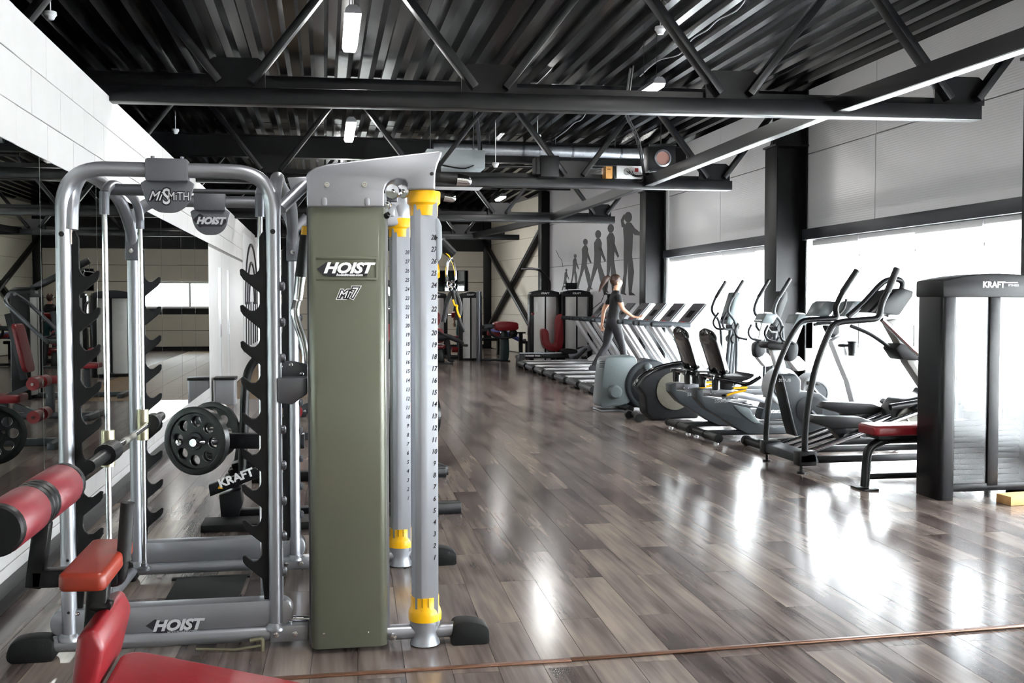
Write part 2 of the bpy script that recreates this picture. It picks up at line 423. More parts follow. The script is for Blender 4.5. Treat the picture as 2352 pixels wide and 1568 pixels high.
glass = bpy.data.materials.new('window_glass'); glass.use_nodes = True; nt = glass.node_tree; nt.nodes.remove(nt.nodes['Principled BSDF'])
tr = nt.nodes.new('ShaderNodeBsdfTransparent'); gl = nt.nodes.new('ShaderNodeBsdfGlossy'); gl.inputs['Roughness'].default_value = 0.02
mx = nt.nodes.new('ShaderNodeMixShader'); mx.inputs['Fac'].default_value = 0.04
tr.inputs['Color'].default_value = (0.97, 0.98, 0.98, 1)
nt.links.new(tr.outputs[0], mx.inputs[1]); nt.links.new(gl.outputs[0], mx.inputs[2]); nt.links.new(mx.outputs[0], nt.nodes['Material Output'].inputs['Surface'])
for w, (y0, y1) in enumerate(((8.5, 13.62), (14.18, 19.75), (2.9, 8.1), (-3.6, 2.6))):
    wd = struct(B(XR+0.10, XR+0.16, y0, y1, 0.04, 0.12).build('window_%d' % (w+1), frame_w))
    B(XR+0.10, XR+0.16, y0, y1, 2.27, 2.36).build('frame_head', frame_w, wd)
    nn = 4; st_ = (y1-y0)/nn
    for i in range(nn+1):
        yy = y0+i*st_; B(XR+0.09, XR+0.17, max(y0, yy-.03), min(y1, yy+.03), 0.12, 2.27).build('mullion', frame_w, wd)
    B(XR+0.10, XR+0.16, y0, y1, 2.08, 2.12).build('transom', frame_w, wd)
    for i in range(nn):
        B(XR+0.125, XR+0.13, y0+i*st_+.03, y0+(i+1)*st_-.03, 0.12, 2.08).build('pane', glass, wd)
        B(XR+0.125, XR+0.13, y0+i*st_+.03, y0+(i+1)*st_-.03, 2.12, 2.27).build('pane', glass, wd)
sheer = bpy.data.materials.new('sheer_blind'); sheer.use_nodes = True; nt = sheer.node_tree; nt.nodes.remove(nt.nodes['Principled BSDF'])
tr = nt.nodes.new('ShaderNodeBsdfTransparent'); tl_ = nt.nodes.new('ShaderNodeBsdfTranslucent'); tl_.inputs['Color'].default_value = (.96,.97,.98,1)
mx = nt.nodes.new('ShaderNodeMixShader'); mx.inputs['Fac'].default_value = 0.45
nt.links.new(tr.outputs[0], mx.inputs[1]); nt.links.new(tl_.outputs[0], mx.inputs[2]); nt.links.new(mx.outputs[0], nt.nodes['Material Output'].inputs['Surface'])
for w in range(1, 5):
    wd = bpy.data.objects['window_%d' % w]; y0, y1 = ((8.5, 13.62), (14.18, 19.75), (2.9, 8.1), (-3.6, 2.6))[w-1]
    for i in range(4):
        a_ = y0+(y1-y0)*i/4; b2 = y0+(y1-y0)*(i+1)/4
        B(XR+0.060, XR+0.062, a_+.012, b2-.012, 0.06, 2.30-.02*(i % 2)).build('sheer_blind', sheer, wd)
        B(XR+0.045, XR+0.075, a_+.012, b2-.012, 2.30-.02*(i % 2), 2.355).build('blind_cassette', frame_w, wd)
struct(B(XR+0.02, XR+0.2, YF, 20.2, 0.0, 0.04).build('window_sill', frame_w))
lint = mat('lintel_steel', rgb(52,54,60), 0.45)
struct(B(XR-0.06, XR+0.2, 8.2, 13.72, 2.36, 2.51).build('trim_1', lint, None, .004))
struct(B(XR-0.06, XR+0.2, 14.12, 19.82, 2.36, 2.51).build('trim_2', lint, None, .004))
struct(B(XR-0.06, XR+0.2, YF, 8.2, 2.36, 2.51).build('trim_3', lint, None, .004))
struct(B(XR+0.3, 60, -60, 90, -0.14, -0.1).build('pavement', mat('pale_paving', rgb(200,200,196), 0.8)))
d5 = struct(B(.1, 2.2, YB+.05, YB+.12, 2.06, 2.12).build('window_5', frame_w))
B(.1, 2.2, YB+.05, YB+.12, 1.3, 1.36).build('window_sill', frame_w, d5)
for x in (.1, .8, 2.14): B(x, x+.06, YB+.05, YB+.12, 1.36, 2.06).build('mullion', frame_w, d5)
for x, w_ in ((.16, .64), (.86, 1.28)): B(x, x+w_, YB+.08, YB+.085, 1.36, 2.06).build('pane', glass, d5)
struct(B(-30, 40, YB+.2, 90, -0.14, -0.1).build('yard', mat('pale_paving', rgb(200,200,196), 0.8)))
# ---- mural wall running back from the second column, then the braced wall
def wall_seg(name, p, q, z0, z1, th, m):
    p = Vector((p[0], p[1], 0)); q = Vector((q[0], q[1], 0)); d = (q-p).normalized(); nrm = Vector((d.y, -d.x, 0))
    mb = MB(); vs = []
    for z in (z0, z1):
        for c, s in ((p, 0), (q, 0), (q, 1), (p, 1)): v = c+nrm*(th*s); vs.append((v.x, v.y, z))
    mb.add(vs, [(3,2,1,0),(4,5,6,7),(0,1,5,4),(1,2,6,5),(2,3,7,6),(3,0,4,7)])
    return mb
M0, M1, M2 = (6.68, 20.1), (5.98, 27.7), (5.3, YB)
wm = struct(wall_seg('w', M0, M1, 0, ZC+.2, 0.2, mortar).build('wall_mural', mortar))
mur_m = mat('grey_white_panel', rgb(200,199,203), 0.45, noise=0.02, scale=3)
dm = (Vector((M1[0], M1[1], 0))-Vector((M0[0], M0[1], 0))).normalized(); nm = Vector((-dm.y, dm.x, 0))
for z0, z1 in ((0.02, 1.2), (1.2, 2.42), (2.42, 3.55), (3.55, ZC+.1)):
    p = Vector((M0[0], M0[1], 0))+nm*0.03; q = Vector((M1[0], M1[1], 0))+nm*0.03
    wall_seg('w', p[:2], q[:2], z0+.006, z1-.006, 0.03, mur_m).build('wall_panel', mur_m, wm)
wx = struct(wall_seg('w', M1, M2, 0, ZC+.2, 0.2, mortar).build('wall_braced', mortar))
d2 = (Vector((M2[0], M2[1], 0))-Vector((M1[0], M1[1], 0))).normalized(); n2 = Vector((-d2.y, d2.x, 0))
for i in range(8):
    z0 = 0.02+i*0.55
    p = Vector((M1[0], M1[1], 0))+n2*0.03; q = Vector((M2[0], M2[1], 0))+n2*0.03
    wall_seg('w', p[:2], q[:2], z0+.005, min(z0+.545, ZC+.1), 0.03, beige).build('cladding_panel', beige, wx)
struct(B(XR, XR+0.3, 19.7, 20.6, 0, ZC+.2).build('wall_jamb', white_paint))
# ================================================================ ROOF STEEL
ZT = 3.05
def truss(i, pl, prr, xend, label):
    a, b = Vector(pl), Vector(prr); d = (b-a); d.z = 0
    def on(x): t = (x-a.x)/d.x; return a.y+d.y*t
    x0 = -6.0
    r = thing('roof_truss', label, 'truss', (0, on(0), ZT), group='black steel roof trusses'); r['kind'] = 'structure'
    P = lambda x, z, dy=0: Vector((x, on(x)+dy, z))
    MB().bar(P(x0, ZT+.065), P(xend, ZT+.065), 0.14, 0.13).build('bottom_chord', truss_m, r, 0.006)
    MB().bar(P(x0, ZT+.165, .06), P(xend-.35, ZT+.165, .06), 0.02, 0.07).build('chord_web', truss_m, r)
    MB().bar(P(x0, ZC-.08), P(XR, ZC-.08), 0.14, 0.13).build('top_chord', truss_m, r, 0.006)
    for g in (-4.7, -2.68, -0.67, 1.33, 3.36, 5.36):
        if g+.25 > xend+.14: continue
        MB().add([P(g-.225, ZT+.13, -.012), P(g+.225, ZT+.13, -.012), P(g+.225, ZT+.33, -.012), P(g+.17, ZT+.37, -.012), P(g-.17, ZT+.37, -.012), P(g-.225, ZT+.33, -.012),
                  P(g-.225, ZT+.13, .012), P(g+.225, ZT+.13, .012), P(g+.225, ZT+.33, .012), P(g+.17, ZT+.37, .012), P(g-.17, ZT+.37, .012), P(g-.225, ZT+.33, .012)],
                 [(0,1,2,3,4,5),(11,10,9,8,7,6)]+[(k, (k+1) % 6, 6+(k+1) % 6, 6+k) for k in range(6)]).build('gusset_plate', truss_m, r)
        for s in (-1, 1):
            top = g+s*0.98 if g+s*0.98 < XR else XR-.05
            MB().bar(P(g+s*.12, ZT+.17, -.045), P(top, ZC-.12, -.045), 0.06, 0.125, (0,1,0)).build('diagonal', truss_m, r, 0.004)
    return r
lb = ['black steel roof truss nearest the camera, reaching the white block wall', 'black roof truss carrying the loudspeakers and white amplifier',
      'dark roof truss third from the camera, above the treadmills', 'shortest roof truss, farthest back before the braced wall']
pts = [((245,235),(2245,278)), ((1010,431.5),(1678,438)), ((1005,508),(1411,512.6)), ((1020,548.5),(1192,551))]
TR = []
for i, (p, q) in enumerate(pts):
    A, Bq = atZ(p[0], p[1], ZT), atZ(q[0], q[1], ZT)
    if i: A = Vector((-2, Bq.y+ (0.25 if i == 1 else 0.1), ZT))
    TR.append((A, Bq)); truss(i, A, Bq, Bq.x, lb[i])
ties = [atZ(2420,62,ZT+.1), atZ(1895,248,ZT+.1), atZ(1462,424,ZT+.1), atZ(1262,500,ZT+.1), atZ(1072,544,ZT+.1)]
tl = ['black tie beam running overhead from the nearest truss past the camera', 'black tie beam between the first and second roof trusses',
      'dark tie beam between the second and third roof trusses', 'dim tie beam between the two farthest roof trusses']
for i in range(4):
    t = thing('tie_beam', tl[i], 'beam', ties[i+1], group='tie beams between the roof trusses'); t['kind'] = 'structure'
    p, q = ties[i], ties[i+1]; e = (q-p).normalized()
    MB().bar(p+e*.08, q-e*.08, 0.016, 0.13).build('web', truss_m, t)
    MB().bar(p+e*.08+Vector((.05,0,-.058)), q-e*.08+Vector((.05,0,-.058)), 0.11, 0.014).build('flange', truss_m, t)
    MB().bar(p+e*.02+Vector((0,0,-.03)), p+e*.2+Vector((0,0,-.03)), 0.05, 0.02).build('end_plate', truss_m, t)
# ---- columns
def column(name, label, x0, x1, yc, ztop, zcap=None, hw=0.2):
    r = thing(name, label, 'column', ((x0+x1)/2, yc, 0), group='black steel columns'); r['kind'] = 'structure'
    B(x0, x0+.022, yc-hw, yc+hw, 0, zcap or ztop).build('flange', col_m, r, .003)
    B(x1-.022, x1, yc-hw, yc+hw, 0, ztop).build('flange', col_m, r, .003)
    B(x0+.022, x1-.022, yc-.012, yc+.012, 0, ztop).build('web', col_m, r)
    B(x0-.03, x1+.02, yc-hw-.03, yc+hw+.03, 0, .02).build('base_plate', col_m, r)
    if zcap:
        B(x0-.03, x1, yc-hw-.02, yc+hw+.02, zcap, zcap+.025).build('cap_plate', col_m, r)
        MB().prism([(x0+.02, zcap+.025), (x1-.02, zcap+.025), (x1-.02, ztop), (x0+.2, ztop), (x0+.14, zcap+.45)], 'y', yc-.1, yc+.1).build('bracket', col_m, r)
z1 = atY(1797, 340, 13.9).z; 
column('steel_column', 'black steel column between the two window bays', 6.2, 6.66, 13.9, ZC, z1)
column('steel_column', 'black steel column at the far end of the windows', 6.23, 6.63, 20.0, ZC, z1)
column('steel_column', 'black steel column just outside the view by the nearest truss', 6.2, 6.66, 8.3, ZC, z1)
column('steel_column', 'black steel column behind the camera position on the window side', 6.2, 6.66, 2.75, ZC, z1)
for M_, lbl in ((M1, 'black steel column between the mural and the cross braces'), (M2, 'dark steel column at the far corner behind the weight machines')):
    r = thing('steel_column', lbl, 'column', (M_[0]-.1, M_[1], 0), group='black steel columns'); r['kind'] = 'structure'
    B(M_[0]-.24, M_[0]+.14, M_[1]-.22, M_[1]+.2, 0, ZC).build('shaft', col_m, r, .004)
    B(M_[0]-.28, M_[0]+.18, M_[1]-.26, M_[1]+.22, 0, .03).build('base_plate', col_m, r)
br = thing('cross_brace', 'black steel cross brace in front of the beige panelled wall', 'brace', (5.6, 30.5, 0)); br['kind'] = 'structure'
def onx(t, off): return Vector((M1[0]+(M2[0]-M1[0])*t, M1[1]+(M2[1]-M1[1])*t, 0))+n2*off
for (t0_, z0, t1_, z1_, off) in ((0.0, 3.55, 0.97, .6, .14), (1.0, 3.6, 0.03, .6, .3)):
    p = onx(t0_, off); q = onx(t1_, off); p.z = z0; q.z = z1_
    MB().bar(p, q, 0.10, 0.14, n2).build('diagonal', col_m, br, .004)
# ---- roof beam and pipe across the hall
rb = thing('roof_beam', 'dark steel beam crossing under the deck behind the second truss', 'beam', (0, 18.75, 4.0)); rb['kind'] = 'structure'
B(-9.5, XR, 18.68, 18.70, 4.02, 4.36).build('web', truss_m, rb)
B(-9.5, XR, 18.6, 18.78, 4.0, 4.02).build('flange', truss_m, rb)
B(-9.5, XR, 18.6, 18.78, 4.36, 4.38).build('flange', truss_m, rb)
foil = mat('foil_pipe_wrap', rgb(150,154,160), 0.35, 0.7, noise=0.15, scale=14, bump=0.3)
pp = thing('air_duct_pipe', 'silver wrapped pipe running across under the roof deck', 'pipe', (4, 18.35, 4.2))
T([(1.9,18.38,4.19),(5.95,18.38,4.19)], 0.10, 14).build('pipe_run', foil, pp)
for x in (2.6, 3.5, 4.4, 5.3): MB().lathe([(.107,-.02),(.107,.02)], (x,18.38,4.19), (1,0,0), 14).build('clamp_ring', silver_dk, pp)
for x in (2.9, 4.1, 5.2): T([(x,18.38,4.29),(x,18.38,ZC)], .006, 6).build('hanger_rod', silver_dk, pp)
p2 = thing('thin_pipe', 'thin dark pipe below the silver wrapped pipe', 'pipe', (4, 18.5, 3.95))
T([(1.7,18.55,3.93),(5.9,18.55,3.93)], 0.03, 10).build('pipe_run', truss_m, p2)
for x in (2.2, 4.8): T([(x,18.55,3.95),(x,18.62,4.01)], .008, 6).build('bracket', truss_m, p2)

# ---- lamps
led = mat('led_diffuser', (1.0, 0.985, 0.96, 1), 0.4, emit=68.0)
lamp_g = mat('lamp_housing', rgb(120,120,124), 0.5)
def lamp(x, y0, y1, z, label, w=0.14):
    r = thing('pendant_lamp', label, 'lamp', (x, (y0+y1)/2, z), group='linear LED pendant lamps')
    MB().prism([(x-w/2, z+.005), (x+w/2, z+.005), (x+w/2-.01, z+.045), (x+.03, z+.075), (x-.03, z+.075), (x-w/2+.01, z+.045)], 'y', y0, y1).build('housing', lamp_g, r)
    MB().prism([(x-w/2+.005, z+.004), (x-w/2+.02, z-.03), (x+w/2-.02, z-.03), (x+w/2-.005, z+.004)], 'y', y0+.02, y1-.02).build('diffuser', led, r)
    for yy in (y0+.12, y1-.12): T([(x, yy, z+.07), (x, yy, ZC)], .004, 5).build('suspension_wire', black_pl, r)
lamp(0.25, 8.72, 9.95, 3.85, 'bright linear lamp nearest the camera, above the olive tower')
lamp(0.37, 13.95, 15.5, 3.85, 'bright linear lamp behind the nearest roof truss, above the olive tower')
lamp(0.4, 20.0, 21.4, 3.85, 'added linear fill lamp deep in the hall above the hidden machines')  # extra lamp, added to lift the dark middle of the hall
lamp(0.4, 26, 27.4, 3.85, 'added farthest linear fill lamp over the tiled strip')  # another added lamp, brightens the hall towards the back
lamp(3.58, 10.9, 11.6, 3.85, 'lamp glowing just above the bottom chord of the nearest truss')
lamp(3.75, 17.0, 18.2, 3.85, 'linear lamp behind the truss with loudspeakers')
lamp(3.96, 23.1, 23.9, 3.85, 'small glowing lamp above the farthest trusses')
lamp(3.7, 28.6, 30, 3.85, 'added linear fill lamp over the far red weight machines')  # added to brighten the far end, not a known fixture
lamp(3.4, 4.4, 5.6, 3.85, 'linear lamp overhead on the window side near the camera')
lamp(0.3, 2.6, 3.9, 3.85, 'added linear fill lamp overhead just before the red bench')  # unseen lamp added above the frame as fill for the foreground
lamp(1.9, -1.5, 0, 3.85, 'added linear fill lamp behind the camera position')  # unseen fill lamp, added to brighten the interior from behind
# ---- smoke detectors
for (u, v, z, lbl) in ((116,38,4.2,'white smoke detector hanging above the block wall top'), (403,303,4.2,'small white smoke detector beyond the nearest truss, left side'),
                    (1517,72,4.2,'white smoke detector between the diagonals of the nearest truss'), (1235,316,4.2,'small white smoke detector in front of the silver pipe'),
                    (1138,380,3.75,'tiny white smoke detector right of the ceiling cassette')):
    p = atZ(u, v, z); r = thing('smoke_detector', lbl, 'detector', p, group='ceiling smoke detectors')
    MB().lathe([(.02,.05),(.055,.045),(.058,.015),(.045,.0),(.03,-.03),(.0,-.034)], p, (0,0,1), 16).build('sensor', white_pl, r)
    T([p+Vector((0,0,.04)), p+Vector((0,0,ZC-z+.1))], .006, 6).build('drop_wire', white_pl, r)
# ---- things on the second truss
Y2 = TR[1][1].y
zc2 = ZT+.13
sp = thing('loudspeaker', 'closed black loudspeaker box standing on the truss chord, left of the amplifier', 'loudspeaker', (3.0, Y2, zc2))
B(2.87, 3.12, Y2-.12, Y2+.14, zc2, 3.46).build('cabinet', black_pl, sp, .006)
B(2.80, 2.872, Y2-.1, Y2+.12, zc2+.03, 3.44).build('grille', grip, sp, .01)
sp = thing('loudspeaker', 'black loudspeaker with bare round cone hanging above the tie beam', 'loudspeaker', (4.6, Y2, 3.3))
c = atY(1523, 363, Y2)
MB().prism([(c.x-.2, c.z-.18), (c.x+.19, c.z-.13), (c.x+.19, c.z+.19), (c.x-.2, c.z+.17)], 'y', Y2+.02, Y2+.25).build('cabinet', black_pl, sp, .006)
for q in ((-.2,-.18,.19,-.13),(-.2,.17,.19,.19)):
    MB().bar((c.x+q[0], Y2, c.z+q[1]), (c.x+q[2], Y2, c.z+q[3]), .03, .03).build('edge_frame', black_pl, sp)
k = c+Vector((.0,.02,0))
MB().lathe([(.118,.02),(.12,-.02),(.098,-.03),(.09,-.01),(.118,.02)], k, (0,1,0), 24).build('rim', silver, sp)
MB().lathe([(.095,-.005),(.06,.03),(.04,.035)], k, (0,1,0), 24).build('cone', mat('paper_cone', rgb(150,110,100), .6), sp)
MB().lathe([(.045,.02),(.03,.008),(0,.004)], k, (0,1,0), 16).build('dust_cap', mat('cone_cap', rgb(120,116,112), .5), sp)
T([(c.x, Y2+.1, c.z+.17), (c.x, Y2+.1, ZC)], .008, 6).build('hanger_rod', black_st, sp)
T([(c.x, Y2+.15, c.z-.16), (c.x, Y2+.06, zc2-.0)], .012, 6).build('support_rod', black_st, sp)
am = thing('amplifier', 'white amplifier box with cables and a red display on the truss', 'amplifier', (4.1, Y2, zc2))
xa, xb = atY(1412,400,Y2).x, atY(1474,400,Y2).x
B(xa, xb, Y2-.1, Y2+.16, zc2, zc2+.17).build('case', white_pl, am, .005)
B(xb-.13, xb-.08, Y2-.104, Y2-.1, zc2+.09, zc2+.14).build('display', mat('red_display', rgb(150,40,40), .3), am)
MB().lathe([(.045,0),(.05,.006),(.04,.008)], ((xa+xb)/2-.05, Y2-.1, zc2+.09), (0,-1,0), 18).build('fan_grille', print_gr, am)
for s in range(3):
    T(spl([(xb-.25+.04*s, Y2-.105, zc2+.1), (xb-.15, Y2-.16, zc2+.02+.01*s), (xb-.02, Y2-.12, zc2+.04)], 6), .005, 6).build('cable', black_pl, am)
ob = thing('cardboard_box', 'small orange carton beside the white amplifier on the truss', 'box', (3.9, Y2, zc2))
B(atY(1388,400,Y2).x, xa-.05, Y2-.08, Y2+.14, zc2, zc2+.16).build('carton', mat('orange_card', rgb(206,150,82), .6), ob, .003)
B(xa-.05, xa-.008, Y2-.09, Y2+.14, zc2, zc2+.165).build('lid_flap', black_pl, ob, .003)
MB().box(atY(1391,400,Y2).x, atY(1399,400,Y2).x, Y2-.082, Y2-.08, zc2+.11, zc2+.13).build('sticker', mat('brown_sticker', rgb(140,90,40), .6), ob)
# ---- ceiling cassette
YA = 15.6
ac = thing('air_conditioner', 'grey ceiling air conditioner with white louvre hanging behind the olive tower', 'air conditioner', (2.1, YA, 3.3))
xl_, xr_ = atY(1030,380,YA).x-.35, atY(1107,380,YA).x
B(xl_, xr_, YA-.3, YA+.4, atY(1060,392,YA).z, atY(1060,350,YA).z).build('casing', mat('ac_casing', rgb(150,156,158), .5), ac, .01)
MB().prism([(xl_, atY(0,408,YA).z), (xr_+.02, atY(0,408,YA).z), (xr_+.12, atY(0,396,YA).z), (xr_+.1, atY(0,392,YA).z), (xl_, atY(0,392,YA).z)], 'y', YA-.45, YA+.5).build('louvre_panel', white_pl, ac, .01)
zt = atY(0,350,YA).z
T(spl([(xr_-.05,YA-.1,zt),(xr_-.05,YA-.1,zt+.25),(xr_-.1,YA,ZC)], 5), .03, 8).build('drain_pipe', silver_dk, ac)
for x in (xl_+.1, xr_-.1): T([(x,YA+.2,zt),(x,YA+.2,ZC)], .006, 6).build('hanger_rod', silver_dk, ac)
T(spl([(xl_+.1,YA-.31,zt-.05),(xr_-.3,YA-.35,zt-.12),(xr_-.06,YA-.2,zt+.05),(xr_-.03,YA-.15,zt+.3)], 6), .012, 6).build('cable', black_pl, ac)
# ---- loose ceiling cables
ca = thing('hanging_cable', 'black cable bundle dropping from the deck to the amplifier', 'cable', atZ(1440,200,4.2))
q = atY(1478,405,Y2-.2)
T(spl([atY(1448,155,11.0), atY(1440,215,11.6), atY(1437,262,12.4), atY(1462,320,13), q, q+Vector((-.05,.1,-.06))], 6), .012, 6).build('strand', black_pl, ca)
T(spl([atY(1455,150,11.0), atY(1446,215,11.6), atY(1442,262,12.4), atY(1468,320,13), q+Vector((.02,0,.02))], 6), .009, 6).build('strand', grip, ca)
wv_ = thing('ceiling_wire', 'pale wire looped along the ribs of the roof deck', 'wire', atZ(1650,30,4.4))
T(spl([atZ(1712,0,4.41), atZ(1690,25,4.38), atZ(1650,45,4.40), atZ(1625,68,4.37), atZ(1590,90,4.4), atZ(1560,125,4.38), atZ(1510,140,4.4), atZ(1470,175,4.38)], 6), .008, 6).build('strand', mat('pale_wire', rgb(150,150,155), .5), wv_)
wv_ = thing('ceiling_wire', 'thin wire zigzagging along the deck beyond the nearest truss', 'wire', atZ(1330,290,4.4))
T(spl([atZ(1352,252,4.4), atZ(1335,275,4.4), atZ(1320,282,4.4), atZ(1300,300,4.4), atZ(1270,322,4.4)], 6), .008, 6).build('strand', MATS['pale_wire'], wv_)
# ---- wall mural: plain dark walking silhouettes, each taller than the last
mural_p = mat('dark_mural_paint', rgb(48,46,50), 0.6, noise=0.1)
P0 = Vector((M0[0], M0[1], 0))+nm*0.0305
def on_mural(u, v, off=0.0):
    d = _ray(u, v); o_ = Vector((0,0,CAMH)); k_ = (P0+nm*off-o_).dot(nm)/d.dot(nm); return o_+d*k_
def paint(pts, name='painted_figure'):
    a_ = [on_mural(u, v) for u, v in pts]; b2 = [p+nm*.004 for p in a_]; n_ = len(a_)
    return MB().add(a_+b2, [tuple(range(n_))[::-1], tuple(range(n_, 2*n_))]+[(i, (i+1) % n_, n_+(i+1) % n_, n_+i) for i in range(n_)]).build(name, mural_p, wm)
def walker(cx, top, bot, stride, w, lean=0.0, arm=True):
    h = bot-top; X = lambda f: cx+f*h; Yv = lambda f: top+f*h
    hd = [(X(lean+.046*math.cos(t)), Yv(.066+.066*math.sin(t))) for t in [i*PI/5 for i in range(10)]]
    paint(hd)
    body = [(-.02,.13),(.03,.13),(.06,.2),(.055,.32),(.05,.45),(.045,.52),(.05+stride*.5,.72),(stride,.96),(stride+.05,1.0),(stride-.03,1.0),(stride*.42-.02,.75),(0,.58),(-stride*.5,.76),(-stride,.97),(-stride+.02,1.0),(-stride-.05,.98),(-stride*.55-.03,.74),(-.055,.52),(-.05,.36),(-.06,.2)]
    paint([(X(a_*(1.0 if 1 else w)+(lean*(1-b2) if b2 < .5 else lean*.5)), Yv(b2)) for a_, b2 in body])
    if arm: paint([(X(lean+.03), Yv(.2)), (X(lean+.075), Yv(.34)), (X(lean+.12), Yv(.47)), (X(lean+.10), Yv(.49)), (X(lean+.045), Yv(.38)), (X(lean), Yv(.24))])
walker(1296, 617, 667, .12, 1, .1)
walker(1317, 583, 655, .08, 1, .06)
walker(1340, 548, 664, .12, 1, .04)
walker(1371, 528, 677, .13, 1, .02)
walker(1403, 514, 672, .05, 1, .0)
walker(1443, 486, 678, .04, 1, .0, False)
paint([(1433,492),(1426,505),(1428,521),(1437,524),(1436,516),(1432,508),(1438,496)])
paint([(1450,512),(1458,524),(1471,534),(1471,541),(1458,540),(1449,528)])
crk = thing('wall_crack_print', 'thin dark zigzag line painted on the mural wall', 'wall print', on_mural(1400,690)) 
T([on_mural(u, v, .004) for u, v in ((1355,714),(1372,700),(1381,693),(1387,678),(1393,655),(1396,630))], .008, 5).build('painted_line', mural_p, crk)
T([on_mural(u, v, .004) for u, v in ((1277,575),(1284,590),(1290,597),(1293,612))], .006, 5).build('painted_line', mural_p, crk)
# ---- wall picture on the left wall beyond the doors
wp = thing('wall_picture', 'large arched line drawing on the left wall beyond the doors', 'picture', (XL, 24, 1.7))
B(XL+.001, XL+.02, 21.9, 26.4, 0.45, 2.9).build('print_sheet', mat('picture_paper', rgb(214,214,216), .6), wp)
for k_, r_ in enumerate((.5, .8, 1.15)):
    T([(XL+.02, 24.1+r_*1.7*math.cos(t), 1.45+r_*1.15*math.sin(t)) for t in [i*PI/14 for i in range(15)]], .035, 5).build('drawn_line', mural_p, wp)
for yy in (22.3, 23, 23.7, 24.5, 25.2, 25.9): T([(XL+.02, yy, .55), (XL+.02, yy+.1, 1.5)], .03, 5).build('drawn_line', mural_p, wp)
# ================================================================ SMITH MACHINE (left) AND CABLE TOWER
YN, YR = 4.62, 5.86           # near and far side frame
sm = thing('smith_machine', 'silver tubular smith machine rack with black hook plates and slanted logo signs', 'smith machine', (-0.63, 5.2, 0))
XA, XB = -1.065, -0.213
def arch(y, xa, xb, zt, name):
    T(fillet([(xa, y, .06), (xa, y, zt), (xb, y, zt), (xb, y, .06)], .17, 10), .0315, 16).build(name, silver, sm)
arch(YN, XA, XB, 2.055, 'arch_frame')
XC, XD = -1.0, -0.165
arch(YR, XC, XD, 2.04, 'arch_frame')
for x, y in ((XA, YN), (XB, YN), (XC, YR), (XD, YR)):
    MB().lathe([(.05,0),(.05,.012),(.036,.03)], (x, y, .075), (0,0,1), 16).build('weld_collar', silver, sm)
for x, z in ((XA, 1.78), (XB, 1.80)): MB().lathe([(.011,0),(.011,.004),(0,.005)], (x, YN-.031, z), (0,-1,0), 10).build('bolt_plug', grip, sm)
for z in (.78, .42, .2): MB().lathe([(.006,0),(.006,.003),(0,.004)], (XA+.004, YN-.031, z), (0,-1,0), 8).build('bolt_plug', grip, sm)
# base: box beam with rounded ends, floor tube, rubber foot
for y, xa, xb, xf in ((YN, -1.17, -0.165, -0.125), (YR, -1.05, -0.13, -0.125)):
    yy = y+.005
    zb, zt_ = .092, .205
    MB().prism(rrect(xa+.03, xb+.02, zb, zt_, .05, 6), 'y', yy-.02, yy+.07).build('side_beam', silver, sm, .006)
    T([(xa-.02, y, .06), (xf, y, .06)], .034, 14).build('floor_tube', silver, sm)
    MB().prism(spl2([(xa-.12,.0),(xa-.13,.06),(xa-.09,.098),(xa+.03,.1),(xa+.05,.06),(xa+.04,.0)], 4), 'y', y-.048, y+.048).build('rubber_foot', rubber, sm, .012)
    for dx in (-.03, .02):
        MB().lathe([(.012,0),(.012,.006),(.006,.008)], (xf-.04+dx*1.6, y-.036, .06), (0,-1,0), 10).build('bolt_head', chrome, sm)
    MB().box(xf-.115, xf+.05, y-.037, y+.037, .026, .096).build('coupling', silver, sm, .006)
for (x, z0) in ((XC, .06), (XD, .06)): T([(x, YN+.02, .07), (x, YR, .07)], .02, 8) if False else None
T([(-1.06, YN, .055), (-1.02, YR, .055)], .026, 10).build('rear_floor_tube', silver, sm)
# side rails along the top, left and right
for x, xe in ((XA+.03, XC), (XB-.0, XD)):
    T(spl([(x, YN, 1.80), (x+.005, YN+.03, 1.96), (x+.01, YN+.22, 2.055), (x+.01, YN+.6, 2.06), (xe, YR-.35, 2.0), (xe, YR-.1, 1.9), (xe, YR, 1.80)], 6), .030, 12).build('top_side_rail', silver, sm)
    MB().prism([(YR-.05, 1.72), (YR+.035, 1.72), (YR+.035, 1.86), (YR-.03, 1.87)], 'x', xe-.035, xe+.035).build('joint_bracket', silver_dk, sm, .008)
    MB().lathe([(.012,0),(.012,.006),(0,.007)], (xe, YR-.055, 1.77), (0,-1,0), 10).build('bolt_head', chrome, sm)
# guide rods with their arched holder
XG = -0.94
for gx_ in (XG, -0.28):
    gy0, gy1 = YN+.2, YR-.14
    for y in (gy0, gy1):
        T([(gx_, y, .09), (gx_, y, 1.93)], .0125, 12).build('guide_rod', chrome, sm)
        MB().lathe([(.021,0),(.021,.1),(.012,.105)], (gx_, y, 1.88), (0,0,1), 12).build('rod_socket', silver_dk, sm)
        MB().lathe([(.034,0),(.034,.012),(.018,.02),(.018,.035)], (gx_, y, .088), (0,0,1), 12).build('rod_foot', silver_dk, sm)
    T(spl([(gx_, gy0, 1.96), (gx_, gy0+.06, 2.0), (gx_, gy0+.25, 2.035), (gx_, gy1-.25, 2.03), (gx_, gy1-.07, 1.99), (gx_, gy1, 1.93)], 6), .022, 10).build('rod_bridge', silver, sm)
ym = YN+.35
T([(XG, ym, 2.005), (-.28, ym, 2.005)], .011, 10).build('cross_rod', silver_dk, sm)
T([(XG-.01, ym, 2.005), (XG+.16, ym, 2.005)], .026, 12).build('rod_sleeve', silver_dk, sm)
